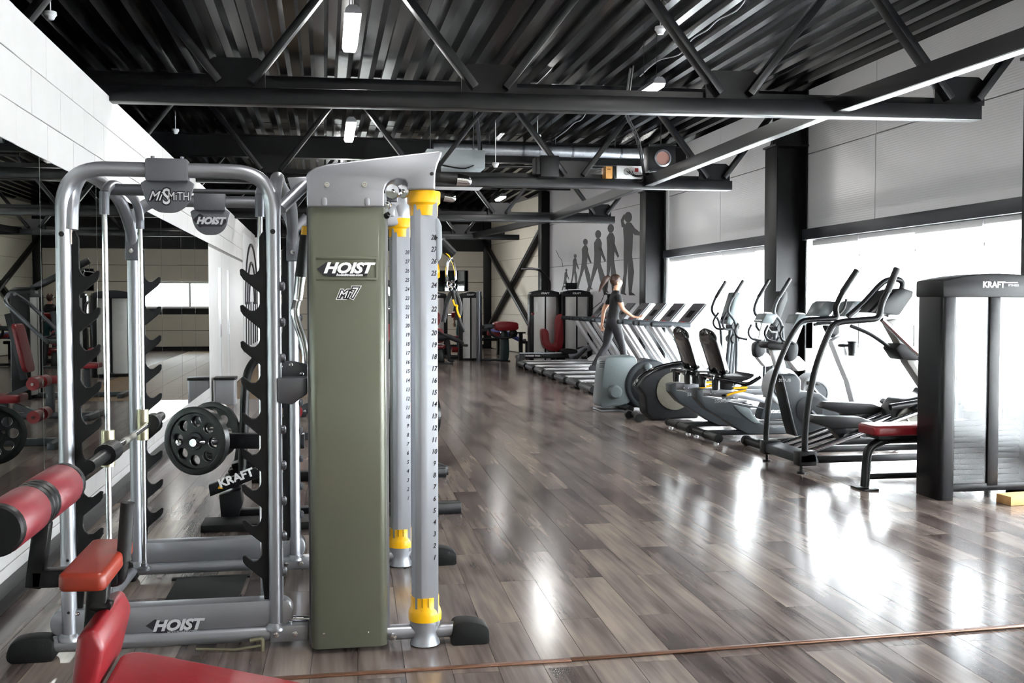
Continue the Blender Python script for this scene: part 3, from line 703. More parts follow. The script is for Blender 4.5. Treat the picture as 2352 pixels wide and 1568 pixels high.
# logo signs hung from the arch tubes
def sign(xc, y, zt_, w, name_lines):
    poly = spl2([(xc-w*.46, zt_-.005), (xc-w*.5, zt_-.05), (xc-w*.40, zt_-.105), (xc-w*.2, zt_-.135), (xc, zt_-.14), (xc+w*.2, zt_-.135), (xc+w*.40, zt_-.105), (xc+w*.5, zt_-.05), (xc+w*.46, zt_-.005)], 3)
    p = MB().prism(poly, 'y', y-.008, y+.004).build('logo_sign', silver_dk, sm, .003)
    MB().prism(rrect(xc-w*.43, xc+w*.43, zt_-.01, zt_+.085, .012), 'y', y-.036, y+.036).build('sign_clamp', silver_dk, sm, .004)
    for dx in (-.3, .3): MB().lathe([(.008,0),(.008,.012),(0,.013)], (xc+dx*w, y, zt_+.085), (0,0,1), 8).build('bolt_head', silver_dk, p)
    return p
s1 = sign(-.645, YN-.002, 2.015, .2, None)
yy = YN-.0115
text(text(text(MB(), 'Mi', .058, (-.698, yy, 1.943), shear=.4, bold=.005, sx=.9), 'S', .092, (-.650, yy, 1.940), sx=.8, bold=.007), 'MiTH', .05, (-.600, yy, 1.943), bold=.0045, sx=.76).build('sign_lettering_outline', print_dk, s1)
yy -= .0015
text(text(text(MB(), 'Mi', .058, (-.698, yy, 1.943), shear=.4, sx=.9), 'S', .092, (-.650, yy, 1.940), sx=.8, bold=.001), 'MiTH', .05, (-.600, yy, 1.943), sx=.76).build('sign_lettering', mat('sign_silver', rgb(200,200,204), .4, .3), s1)
s2 = sign(-.60, YR-.002, 2.0, .19, None)
yy = YR-.0115
MB().prism([(-.69,1.94),(-.655,1.975),(-.62,1.955),(-.52,1.957),(-.515,1.93),(-.54,1.905),(-.64,1.905),(-.655,1.9)], 'y', yy, yy+.001).build('sign_backing', print_dk, s2)
text(MB(), 'HOIST', .05, (-.60, yy-.001, 1.935), shear=.3, bold=.003, sx=1.0).build('sign_lettering', MATS['sign_silver'], s2)
# black hook plates
def hooks(y, xs, sgn, zs, name='hook_plate'):
    th = .012; W = .045
    p = [(xs+sgn*W, zs[0]+.16), (xs, zs[0]+.16)] if True else []
    poly = [(xs+.0, zs[0]+.17), (xs+sgn*.012, zs[0]+.18), (xs+sgn*.03, zs[0]+.15)]
    for z in zs:
        poly += [(xs+sgn*.030, z+.022), (xs+sgn*.036, z+.004), (xs+sgn*.050, z-.010), (xs+sgn*.068, z-.010), (xs+sgn*.085, z+.003), (xs+sgn*.100, z+.016), (xs+sgn*.112, z+.012), (xs+sgn*.110, z-.012), (xs+sgn*.098, z-.03), (xs+sgn*.030, z-.088)]
    poly += [(xs+sgn*.020, zs[-1]-.20), (xs, zs[-1]-.20)]
    MB().prism(poly, 'y', y-th/2, y+th/2).build(name, black_pl, sm, .003, 1)
z0 = atY(600, 625, YN).z; st_ = (z0-atY(600, 1283, YN).z)/8
zs = [z0-i*st_ for i in range(9)]
hooks(YN+.012, XB-.03, -1, zs)
hooks(YN+.012, XA+.03, 1, [z-.01 for z in zs])
hooks(YR-.012, XC+.03, 1, [z-.01 for z in zs])
hooks(YR-.012, XD-.03, -1, zs)
for y, x, sg in ((YN, XB, 1), (YR, XD, 1)):
    for z in zs: MB().lathe([(.02,0),(.02,.012),(.012,.018)], (x+.03*sg, y, z-.06), (sg,0,0), 12).build('hook_bolt', silver_dk, sm)
# the guided bar
zb = atY(205, 1030, YN+.2).z; zb2 = zb
T([(XG+.03, YN-.18, zb), (XG+.03, YR+.2, zb)], .0145, 12).build('guided_bar', chrome, sm)
for y in (YN+.2, YR-.14):
    MB().lathe([(.026,-.08),(.03,-.08),(.03,.08),(.026,.08)], (XG, y, zb), (0,0,1), 14).build('bar_slider', brass, sm)
T([(XG+.03, YN+.15, zb), (XG+.03, YN-.02, zb)], [.045, .045], 14).build('bar_collar', black_pl, sm)
T([(XG+.03, YN-.02, zb), (XG+.03, YN-.33, zb)], .026, 14).build('plate_sleeve', black_st, sm)
T([(XG+.03, YR-.08, zb), (XG+.03, YR+.02, zb)], .045, 14).build('bar_collar', black_pl, sm)
T([(XG+.03, YR+.02, zb), (XG+.03, YR+.28, zb)], .026, 14).build('plate_sleeve', black_st, sm)
for t in (.35, .5): T([(XG+.03, YN+.2+t*.55, zb), (XG+.03, YN+.2+t*.55+.17, zb)], .0165, 12).build('knurled_grip', mat('knurled_steel', rgb(170,168,160), .45, .8, noise=.3, scale=400), sm)
# beam logo
yy = YN-.0165
sb = [c for c in kids(sm) if c.name.startswith('side_beam')][0]
MB().prism(profY(yy, [(335,1437),(356,1422),(372,1428),(462,1424),(458,1432),(440,1452),(392,1454),(372,1460)]), 'y', yy-.001, yy+.001).build('logo_backing', print_dk, sb)
c = atY(401, 1438, yy)
text(MB(), 'HOIST', .062, (c.x+.01, yy-.0018, c.z+.004), shear=.3, bold=.003, sx=1.12).build('logo_lettering', MATS['sign_silver'], sb)
text(MB(), 'HOISTFITNESS.COM', .013, (c.x+.03, yy-.0018, c.z-.024), shear=.2, sx=1.05).build('logo_lettering', MATS['sign_silver'], sb)
# spring pin handle below the beam
T(fillet([atY(575,1471,YN-.05), atY(603,1466,YN-.06), atY(603,1496,YN-.06)], .01, 4), .009, 8).build('pin_lever', brass, sm)
T([atY(450,1490,YN-.04), atY(540,1492,YN-.05), atY(600,1482,YN-.06)], .006, 8).build('pin_lever', brass, sm)
# warning decal on the upright
B(XA+.03, XA+.033, YN-.012, YN+.012, 1.74, 1.84).build('warning_decal', mat('decal_paper', rgb(214,200,196), .5), sm)
B(XA+.0325, XA+.034, YN-.013, YN+.0, 1.815, 1.838).build('decal_band', mat('decal_orange', rgb(200,80,40), .5), sm)

# ---------------- mats inside
mt = thing('rubber_mat', 'black rubber mat on the floor inside the smith machine', 'mat', (-.62, 5.3, 0))
MB().prism([(-.80, 4.72), (-.45, 4.72), (-.42, 5.80), (-.79, 5.80)], 'z', 0.0005, .012).build('mat_sheet', rubber, mt, .003)
MB().prism([(-.815, 5.80), (-.405, 5.80), (-.405, 5.84), (-.815, 5.84)], 'z', 0.0005, .011).build('mat_edge', rubber, mt)

# ---------------- cable tower
ft = thing('cable_tower', 'olive green cable trainer tower with silver cap and two numbered aluminium columns', 'cable trainer', (.2, 5.2, 0))
Y0 = 4.47
x0, x1 = -.062, .262
def tower(y0, y1, x0, x1, front):
    zb, zt_ = .02, 1.925
    body = MB().prism(rrect(x0, x1, y0, y1, .035, 5), 'z', zb, zt_).build('weight_housing', olive, ft, .006)
    return body
tb = tower(Y0, Y0+.24, x0, x1, True)
B(x0-.008, x0+.012, Y0+.05, Y0+.2, .03, 1.9).build('side_trim', silver_dk, ft)
B(x1-.006, x1+.010, Y0+.04, Y0+.2, .03, 1.92).build('side_trim', silver, ft)
# embossed panel for the name plate
z_a, z_b = atY(790, 592, Y0).z, atY(790, 640, Y0).z
for z in (z_a, z_b): MB().bar((x0+.03, Y0-.002, z), (x1-.04, Y0-.002, z), .008, .012).build('embossed_rib', olive, tb, .003)
B(x1-.048, x1-.038, Y0-.006, Y0+.002, z_b, z_a).build('embossed_rib', olive, tb, .003)
cap_px = [(705,476),(704,404),(708,396),(724,386),(751,378),(1008,347),(1015,350),(1011,362),(1003,382),(999,400),(998,436),(934,436),(936,424),(930,415),(912,412),(897,416),(886,426),(882,440),(882,476)]
MB().prism(profY(Y0, cap_px), 'y', Y0-.02, Y0+.26).build('cap_cover', silver, ft, .018, 3)
for u in (751, 837): MB().lathe([(.011,0),(.011,.006),(.006,.006),(.005,.002)], atY(u, 424, Y0-.02), (0,-1,0), 12).build('cap_screw', chrome, ft)
for u in (745, 843): MB().prism(rrect(*(lambda a: (a.x-.011, a.x+.011))(atY(u,460,Y0)), atY(u,474,Y0).z, atY(u,455,Y0).z, .009), 'y', Y0-.024, Y0-.018).build('cap_tab', silver, ft, .002)
MB().lathe([(.008,0),(.008,.003),(0,.004)], atY(992, 399, Y0-.02), (0,-1,0), 10).build('bolt_plug', grip, ft)
for (dx, dz) in ((.05,.06),(.055,.20-.14),(.24,.055)): MB().lathe([(.005,0),(.004,.003),(0,.004)], (x0+dx, Y0-.0, dz+.03), (0,-1,0), 8).build('base_screw', chrome, ft)
# name plates
yy = Y0-.004
pl = MB().prism(profY(yy, [(728,617),(750,602),(770,607),(856,605),(850,612),(842,634),(758,635),(742,632)]), 'y', yy-.001, yy+.003).build('name_plate', print_dk, tb)
c = atY(796, 618, yy)
text(MB(), 'HOIST', .06, (c.x+.004, yy-.002, c.z+.003), shear=.32, bold=.003, sx=1.16).build('plate_lettering', print_wh, tb)
text(MB(), 'hoistfitness.com', .014, (c.x+.012, yy-.002, c.z-.024), shear=.2, sx=1.2, bold=.0006).build('plate_lettering', print_wh, tb)
c = atY(797, 675, yy)
for bo, m_, dy in ((.008, print_wh, 0), (.005, print_dk, .001), (.0, print_wh, .002)):
    text(text(MB(), 'Mi', .046, (c.x-.016, yy-dy, c.z-.003), shear=.4, bold=bo, sx=1.0), '7', .064, (c.x+.028, yy-dy, c.z+.003), shear=.2, bold=bo, sx=.9).build('model_lettering', m_, tb)
# far tower, behind
tower(5.86, 6.1, x0+.01, x1+.01, False)
MB().prism(profY(5.86, [(740,520),(740,470),(770,455),(925,440),(930,520)]), 'y', 5.85, 6.1).build('cap_cover', silver, ft, .015)
# columns with collars
def column_post(x, y, zt_):
    sec = [(x-.056, y+.03), (x-.058, y-.01), (x-.045, y-.045), (x-.02, y-.058), (x+.010, y-.056), (x+.020, y-.052), (x+.054, y-.050), (x+.056, y+.03), (x+.03, y+.055), (x-.03, y+.055)]
    MB().prism(sec, 'z', .09, zt_).build('guide_column', alu, ft, .003)
    MB().lathe([(.060,0),(.066,.004),(.058,.03),(.055,.06),(.066,.095),(.066,.115)], (x, y, .002), (0,0,1), 28).build('pedestal', alu, ft)
    MB().lathe([(.0715,0),(.0725,.03),(.068,.048),(.062,.058),(.062,.105),(.058,.105)], (x, y, .112), (0,0,1), 28).build('lower_collar', yellow, ft)
    MB().lathe([(.056,0),(.060,0),(.062,.045),(.071,.055),(.0725,.10),(.07,.105)], (x, y, zt_-.092), (0,0,1), 28).build('upper_collar', yellow, ft)
    for a_ in (-.3, .15): B(x-.001+a_*.06, x+.001+a_*.06, y-.064, y-.058, .178, .218).build('collar_slit', grip, ft)
    MB().lathe([(.05,0),(.05,.04)], (x, y, zt_+.008), (0,0,1), 20).build('column_neck', black_pl, ft)
    nb = MB(); z28 = atY(987, 545, 4.475).z; z1_ = atY(992, 1281, 4.475).z; st2 = (z28-z1_)/27
    for i in range(28): text(MB(), str(i+1), .030, (x+.037, y-.0512, z1_+i*st2), shear=.25, sx=.78, bold=.0006).build('scale_number', print_dk, ft)
XP, YP1, YP2 = .427, 4.53, 5.92
column_post(XP, YP1, 1.962); column_post(XP-.005, YP2, 1.955)
MB().lathe([(.07,0),(.075,.06),(.06,.12)], (XP-.005, YP2, 1.965), (0,0,1), 20).build('column_head', silver, ft)
MB().prism(profY(YP2, [(870,478),(905,470),(905,500),(880,500)]), 'y', YP2-.08, YP2+.08).build('head_arm', silver, ft, .01)
# base tubes and rubber feet
for y, xe in ((YP1, .53), (YP2, .56)):
    T([(-.02, y, .06), (xe+.06, y, .06)], .033, 14).build('base_tube', silver, ft)
    MB().prism(spl2([(xe+.02,.0),(xe+.015,.06),(xe+.03,.098),(xe+.1,.1),(xe+.165,.075),(xe+.175,.03),(xe+.16,.0)], 4), 'y', y-.05, y+.05).build('rubber_foot', rubber, ft, .012)
    MB().lathe([(.014,0),(.014,.02),(0,.022)], (.285, y-.033, .055), (0,-1,0), 10).build('bolt_head', chrome, ft)
T([(.1, 4.7, .05), (.1, 5.9, .05)], .03, 10).build('cross_tube', silver, ft)
T([(.1, 4.7, 2.0), (.1, 5.9, 2.0)], .035, 12).build('top_cross_tube', silver, ft)
# grip bars at the top
for y, u0, u1, v in ((YP1+.1, 985, 1072, 413), (YP2, 985, 1038, 453)):
    p = atY(u0, v-8, y); q = atY(u1, v+2, y)
    T([p, q-(q-p).normalized()*.04], .022, 12).build('pull_up_grip', grip, ft)
    T([q-(q-p).normalized()*.045, q-(q-p).normalized()*.0], [.027, .024], 14).build('grip_end', chrome, ft)
    MB().ball(q, .024, 12, 6).build('grip_cap', chrome, ft)
# top pulleys beside the cap
for (u, v, y, r_) in ((902,440,Y0+.0,.03),(925,440,Y0+.02,.028),(888,470,Y0+.02,.02)):
    p = atY(u, v, y)
    MB().lathe([(.004,-.015),(r_,-.013),(r_*.8,0),(r_,.013),(.004,.015)], p, (.3,1,0), 16).build('pulley', chrome, ft)
    MB().lathe([(.009,0),(.009,.01),(0,.012)], p+Vector((0,-.015,0)), (0,-1,0), 8).build('pulley_bolt', chrome, ft)
MB().prism(profY(Y0+.02, [(886,428),(914,428),(914,462),(890,462)]), 'y', Y0+.04, Y0+.07).build('pulley_plate', silver_dk, ft, .004)
T([atY(884,470,Y0+.02), atY(886,498,Y0+.02)], .012, 8).build('pulley_stem', chrome, ft)
MB().ball(atY(888,494,Y0+.02), .016, 10, 6).build('cable_stop', black_pl, ft)
# carriage with shield, swivel arm
pz = [(998,500),(1007,503),(1013,520),(1014,580),(1010,597),(1000,602)]
MB().prism(profY(YP1-.02, pz), 'y', YP1-.055, YP1+.06).build('carriage_shield', mat('shield_grey', rgb(150,156,162), .4), ft, .01)
MB().prism(profY(YP1-.06, [(1006,545),(1000,541),(1000,552)]), 'y', YP1-.058, YP1-.054).build('pointer_mark', print_dk, ft)
T([atY(1010,558,YP1), atY(1042,586,YP1)], [.030, .022], 12).build('swivel_arm', black_pl, ft)
T([atY(1012,548,YP1-.01), atY(1044,578,YP1-.01)], .006, 8).build('arm_edge', silver, ft)
MB().lathe([(.006,-.008),(.022,-.007),(.017,0),(.022,.007),(.006,.008)], atY(1030,584,YP1), (.7,0,.7), 14).build('arm_pulley', yellow, ft)
MB().lathe([(.030,-.01),(.034,0),(.030,.01)], atY(1003,622,YP1+.04), (1,0,.1), 18).build('lower_pulley', yellow, ft)
# ---- hanging carabiner and straps
hk = thing('carabiner_clip', 'chrome carabiner and chain links hanging from the cable arm', 'carabiner', atY(1036,620,YP1))
kp = [(1035,594),(1028,604),(1025,628),(1029,644),(1038,649),(1047,640),(1046,622),(1042,604)]
T([atY(u, v, YP1) for u, v in kp]+[atY(*kp[0], YP1)], .0055, 8).build('clip_ring', chrome, hk)
T([atY(1035,584,YP1), atY(1035,594,YP1)], .007, 8).build('swivel_eye', chrome, hk)
for i, (u, v) in enumerate(((1032,652),(1040,652),(1034,662),(1042,664))):
    p = atY(u, v, YP1); T([p+Vector((.010*math.cos(t), .01*math.sin(t)*(i % 2), .014*math.sin(t))) for t in [k*PI/5 for k in range(11)]], .003, 6).build('chain_link', chrome, hk)
hs = thing('cable_handle_strap', 'black webbing handle strap with yellow stitching hanging from the carabiner', 'strap', atY(1040,668,YP1))
T(spl([atY(u, v, YP1) for u, v in ((1038,668),(1028,690),(1022,720),(1018,740))], 5), .010, 8).build('webbing_loop', grip, hs)
T(spl([atY(u, v, YP1) for u, v in ((1042,668),(1052,688),(1056,712),(1048,735))], 5), .012, 8).build('webbing_loop', grip, hs)
T(spl([atY(u, v, YP1-.01) for u, v in ((1040,668),(1046,700),(1049,715),(1056,738),(1066,762))], 5), .009, 8).build('webbing_loop', grip, hs)
T(spl([atY(u, v, YP1-.021) for u, v in ((1040,688),(1044,700),(1050,702),(1049,708),(1053,722),(1057,729))], 5), .0045, 6).build('yellow_tab', yellow, hs)
# ---- braces joining rack and tower
T([atY(645,478,YN+.05), atY(706,418,YN+.12)], .028, 12).build('brace_tube', silver, ft)
T([atY(668,535,YR), atY(706,498,YR)], .028, 12).build('brace_tube', silver, ft)
MB().prism(profY(YN+.1, [(660,408),(706,406),(706,436),(668,438)]), 'y', YN+.09, YN+.15).build('brace_plate', silver, ft, .004)
T([atY(672,1420,YN+.03), atY(720,1420,YN+.03)], .012, 10).build('coupling_rod', chrome, ft)
# tray bracket and bent grip handle beside the tower
MB().prism(profY(YN+.02, [(638,866),(640,922),(672,926),(706,902),(706,866)]), 'y', YN-.04, YN+.12).build('accessory_tray', silver_dk, ft, .006)
MB().prism(profY(YN+.1, [(638,830),(672,828),(706,836),(706,868),(638,868)]), 'y', YN+.1, YN+.11).build('tray_back', silver_dk, ft, .003)
for u, v in ((645,843),(668,838),(693,858)): MB().ball(atY(u, v, YN+.09), .011, 10, 6).build('bolt_head', chrome, ft)
bh = thing('curl_handle', 'bent chrome curl bar with black rubber grip hanging beside the olive tower', 'curl bar', atY(690,700,YN+.25))
yk = YN+.22
T(spl([atY(u, v, yk) for u, v in ((683,690),(678,715),(682,740),(694,775),(702,815),(703,850))], 6), .019, 12).build('bent_bar', chrome, bh)
T([atY(700,540,yk), atY(690,636,yk)], [.021, .026], 12).build('rubber_grip', grip, bh)
T([atY(690,634,yk), atY(684,688,yk)], [.024, .021], 12).build('grip_ferrule', chrome, bh)
T([atY(704,520,yk), atY(700,545,yk)], .02, 10).build('grip_cap', yellow, bh)
# ================================================================ DECLINE BENCH IN THE FOREGROUND
db = thing('decline_bench', 'red padded decline sit-up bench with foam leg rollers in the foreground', 'bench', (-.3, 3.05, 0))
def pad(x0, x1, y0, y1, th, r=.03): return MB().prism(rrect(x0, x1, y0, y1, r, 4), 'z', -th, 0)
def place(mb, fn): mb.v = [Vector(fn(p)) for p in mb.v]; return mb
# long pad sloping down to the right
L0, L1 = Vector((-.575, 0, .50)), Vector((.75, 0, .145))
sl = (L1-L0).normalized(); up_ = Vector((-sl.z, 0, sl.x))
place(pad(0, (L1-L0).length, 2.80, 3.15, .065, .07), lambda p: L0+sl*p.x+Vector((0, p.y, 0))+up_*p.z).build('long_pad', red, db, .016, 3)
MB().bar(L0+sl*-.08+Vector((0,2.97,-.09)), L1+Vector((0,2.97,-.09)), .06, .05).build('pad_rail', black_st, db)
# hip pad
hp = [(-.655,.475),(-.60,.455),(-.565,.60),(-.59,.655),(-.635,.64)]
MB().prism(hp, 'y', 2.82, 3.22).build('hip_pad', red, db, .018, 3)
# knee pad
place(pad(-.685, -.565, 2.84, 3.26, .05, .022), lambda p: (p.x, p.y, .795+p.z-.02*(p.x+.6))).build('knee_pad', orange_red, db, .014, 3)
# rollers on their axle
RX, RZ = -.80, .935
T([(RX, 2.70, RZ), (RX, 3.50, RZ)], .012, 10).build('roller_axle', black_st, db)
for y0, y1 in ((2.76, 3.01), (3.12, 3.39)):
    MB().lathe([(.035,0),(.060,.0),(.067,.01),(.067,y1-y0-.01),(.060,y1-y0),(.035,y1-y0)], (RX, y0, RZ), (0,1,0), 28).build('foam_roller', red_roll, db)
for y in (2.735, 3.005, 3.045, 3.085, 3.395):
    MB().lathe([(.0,-.002),(.060,0),(.0655,.006),(.0655,.032),(.060,.038),(.0,.04)], (RX, y, RZ), (0,1,0), 24).build('roller_cap', black_pl, db)
MB().ball((RX, 2.725, RZ), .012, 10, 6).build('axle_nut', chrome, db)
# frame
MB().bar((RX+.02, 3.10, RZ-.05), (RX-.005, 3.10, .70), .045, .05, (0,1,0)).build('roller_post', black_st, db, .006)
MB().bar((RX-.01, 3.10, .725), (-.58, 3.10, .725), .05, .05).build('knee_pad_arm', black_st, db, .006)
MB().bar((-.62, 3.05, .745), (-.69, 3.05, .05), .055, .06, (0,1,0)).build('main_post', black_st, db, .008)
MB().bar((-.69, 2.75, .03), (-.69, 3.35, .03), .06, .06).build('floor_bar', black_st, db, .008)
MB().bar((.55, 2.78, .03), (.55, 3.22, .03), .06, .06).build('floor_bar', black_st, db, .008)
MB().bar((-.69, 3.02, .06), (.55, 3.02, .06), .06, .06).build('spine_beam', black_st, db, .008)
MB().bar((.52, 2.97, .05), (.52, 2.97, .12), .06, .05).build('rear_strut', black_st, db)
MB().bar((-.68, 2.97, .40), (-.56, 2.97, .41), .05, .05).build('pad_bracket', black_st, db)
T(fillet([(-.64, 3.10, .715), (-.575, 3.10, .70), (-.553, 3.10, .93)], .055, 6), .017, 12).build('grip_handle', black_st, db)
T([(-.567, 3.10, .765), (-.553, 3.10, .93)], .020, 12).build('handle_foam', grip, db)
T([(-.64, 3.04, .66), (-.59, 3.04, .645)], .024, 10).build('adjusting_knob', black_pl, db)
MB().ball((-.675, 3.02, .64), .006, 8, 5).build('bolt_head', chrome, db)

# ================================================================ PLATE LOADED LEG MACHINE BEHIND THE RACK
lm = thing('leg_press_machine', 'black plate-loaded leg machine behind the smith rack with white maker lettering on its slanted beam', 'leg machine', (-.1, 8.0, 0))
def bar_px(pts, y, w, h, name, m=black_st, dy=0):
    for (p, q) in zip(pts[:-1], pts[1:]):
        MB().bar(atY(p[0], p[1], y), atY(q[0], q[1], y+dy), w, h, (0,1,0)).build(name, m, lm, .006)
YK = 7.35
T(spl([atY(u, v, YK) for u, v in ((555,1100),(560,1000),(562,920),(566,870),(578,838),(600,815),(630,800))], 5), .03, 10).build('curved_upright', black_st, lm)
MB().bar(atY(505,1012,YK-.1), atY(700,1012,YK-.1), .08, .1).build('plate_arm', black_st, lm, .006)
T([atY(447,1012,7.0)-Vector((0,.1,0)), atY(520,1012,7.3)], .025, 12).build('plate_peg', chrome, lm)
T([atY(470,980,8.25), atY(560,985,8.2)], .025, 12).build('plate_peg', chrome, lm)
b0 = MB().prism(profY(YK-.2, [(480,1112),(598,1070),(600,1092),(484,1138)]), 'y', YK-.24, YK-.18).build('name_beam', black_st, lm, .004)
c = atY(549, 1095, YK-.245); ex = (atY(598,1076,YK-.245)-atY(500,1112,YK-.245)).normalized()
text(MB(), 'KRAFT', .075, c-ex*.02, ex, Vector((-ex.z,0,ex.x)), sx=1.05, bold=.003).build('beam_lettering', print_wh, lm)
text(MB(), 'FITNESS', .026, c+ex*.17+Vector((0,0,.012)), ex, Vector((-ex.z,0,ex.x)), sx=1.1).build('beam_lettering', print_wh, lm)
MB().prism(profY(YK-.243, [(500,1122),(512,1122),(505,1112)]), 'y', YK-.2435, YK-.242).build('warning_triangle', yellow, lm)
for i, (u, v) in enumerate(((535,1068),(527,1082),(518,1098))): MB().bar(atY(u, v, YK+.1), atY(u+70, v-22, YK+.1), .16, .035).build('step_plate', black_st, lm, .004)
MB().prism(profY(YK, [(506,1130),(556,1118),(560,1150),(545,1200),(512,1200)]), 'y', YK-.1, YK+.06).build('pedestal', black_st, lm, .008)
B(-.80, .30, 6.98, 7.25, .0, .05).build('foot_platform', rubber, lm, .006)
MB().bar((-.7, 7.35, .04), (.95, 7.35, .04), .1, .08).build('base_beam', black_st, lm, .006)
MB().bar((-.6, 8.9, .04), (1.02, 8.9, .04), .1, .08).build('base_beam', black_st, lm, .006)
MB().bar((.1, 7.35, .05), (.25, 8.9, .05), .1, .08).build('base_beam', black_st, lm, .006)
MB().bar((-.62, 7.35, .08), (-.6, 8.2, .6), .07, .08).build('side_beam', black_st, lm, .006)
MB().bar((.1, 7.6, .06), (.25, 8.6, 1.0), .08, .1).build('sled_rail', black_st, lm, .006)
MB().bar((.45, 7.6, .06), (.55, 8.6, 1.0), .08, .1).build('sled_rail', black_st, lm, .006)
MB().prism(profY(8.6, [(884,918),(940,916),(940,946),(884,950)]), 'y', 8.4, 8.9).build('seat_pad', red, lm, .015)
T(spl([atY(u, v, 7.9) for u, v in ((886,1010),(886,860),(884,760),(876,735))], 5), .02, 10).build('side_tube', mat('navy_tube', rgb(40,50,80), .35), lm)
MB().bar((.62, 8.75, .08), (.64, 8.75, .62), .06, .08).build('rear_post', black_st, lm, .006)
T([(.95, 8.85, .55), (.55, 8.85, .55)], .025, 12).build('plate_peg', chrome, lm)
MB().bar((1.02, 8.95, .04), (.94, 9.25, .04), .07, .08).build('base_foot', black_st, lm, .006)
# the plates
def plate_mb(c, n, r, th):
    n = Vector(n).normalized(); e1 = n.orthogonal().normalized(); e2 = n.cross(e1); c = Vector(c)
    mb = MB(); mb.lathe([(r*.80, th*.18), (r*.83, th*.5), (r*.93, th*.5), (r, th*.4), (r, -th*.4), (r*.93, -th*.5), (r*.83, -th*.5), (r*.80, -th*.18), (r*.80, th*.18)], c, n, 36)
    return mb, e1, e2, n
plate_m = mat('enamelled_plate_iron', rgb(20,23,24), .3, .2, noise=.3, scale=30)
def weight_plate(label, c, n, r=.225, th=.036, holes=8):
    t = thing('weight_plate', label, 'weight plate', c, group='black iron weight plates')
    mb, e1, e2, n = plate_mb(c, n, r, th); mb.build('rim', plate_m, t)
    c = Vector(c)
    # web with round holes: ring of quads between hole circles
    K = holes; Rm = r*.57; rh = r*.17; web = MB(); N = 10
    def P(rad, a, z): return c+(e1*math.cos(a)+e2*math.sin(a))*rad+n*z
    for z in (-th*.18, th*.18):
        for k in range(K):
            a0 = 2*PI*k/K; h0 = c+(e1*math.cos(a0)+e2*math.sin(a0))*Rm; rad = (e1*math.cos(a0)+e2*math.sin(a0)); tan = n.cross(rad)
            inner = [h0+(rad*math.cos(2*PI*j/16)+tan*math.sin(2*PI*j/16))*rh+n*z for j in range(16)]
            out = []
            hw = PI/K
            # boundary of the wedge, 16 points in matching order
            for j in range(16):
                t_ = 2*PI*j/16; cx, sy = math.cos(t_), math.sin(t_); m_ = max(abs(cx), abs(sy)); bx, by = cx/m_, sy/m_
                rad_ = Rm+bx*(r*.81-Rm) if bx > 0 else Rm+bx*(Rm-r*.26)
                out.append(P(rad_, a0+by*hw, z))
            vs = inner+out
            web.add(vs, [(j, (j+1) % 16, 16+(j+1) % 16, 16+j) for j in range(16)])
    for k in range(K):
        a0 = 2*PI*k/K; rad = (e1*math.cos(a0)+e2*math.sin(a0)); tan = n.cross(rad); h0 = c+rad*Rm
        ring = [[h0+(rad*math.cos(2*PI*j/16)+tan*math.sin(2*PI*j/16))*rh+n*z for j in range(16)] for z in (-th*.18, th*.18)]
        web.add(ring[0]+ring[1], [(j, (j+1) % 16, 16+(j+1) % 16, 16+j) for j in range(16)])
    web.build('web', plate_m, t)
    MB().lathe([(.03,-th*.5),(.055,-th*.5),(.058,-th*.3),(.058,th*.3),(.055,th*.5),(.03,th*.5),(.03,-th*.5)], c, n, 24).build('hub', plate_m, t)
    return t
nn = Vector((-.42, -.9, 0))
c1 = atY(450, 1012, 7.05)
weight_plate('nearest black weight plate with eight round holes, left of the slanted name beam', c1, nn)
weight_plate('black weight plate pressed against the back of the nearest one', c1-nn.normalized()*.042, nn, .215)
weight_plate('black weight plate farther back, showing above the nearest plate', atY(490,988,8.22), nn, .22)
weight_plate('black weight plate on the far peg, peeking out right of the numbered column', (.86, 8.85, .55), (-.9,-.35,0), .225)
sc_ = thing('spin_collar', 'chrome spring collar on the peg of the nearest weight plate', 'collar', c1)
MB().lathe([(.0,.0),(.020,.005),(.024,.02),(.02,.035),(0,.04)], c1+nn.normalized()*.04+Vector((-.07,0,.0)), nn, 12).build('collar_knob', chrome, sc_)

# ---------------- waste bin by the wall
wb_ = thing('waste_bin', 'grey waste bin standing against the white wall by the tiles', 'bin', (-1.42, 15.85, 0))
MB().prism(rrect(-1.58, -1.28, 15.68, 16.02, .04), 'z', 0, .36).build('bin_body', mat('bin_grey', rgb(140,142,146), .4), wb_, .006)
MB().prism(rrect(-1.59, -1.27, 15.67, 16.03, .04), 'z', .36, .40).build('bin_lid', grey_dk, wb_, .006)

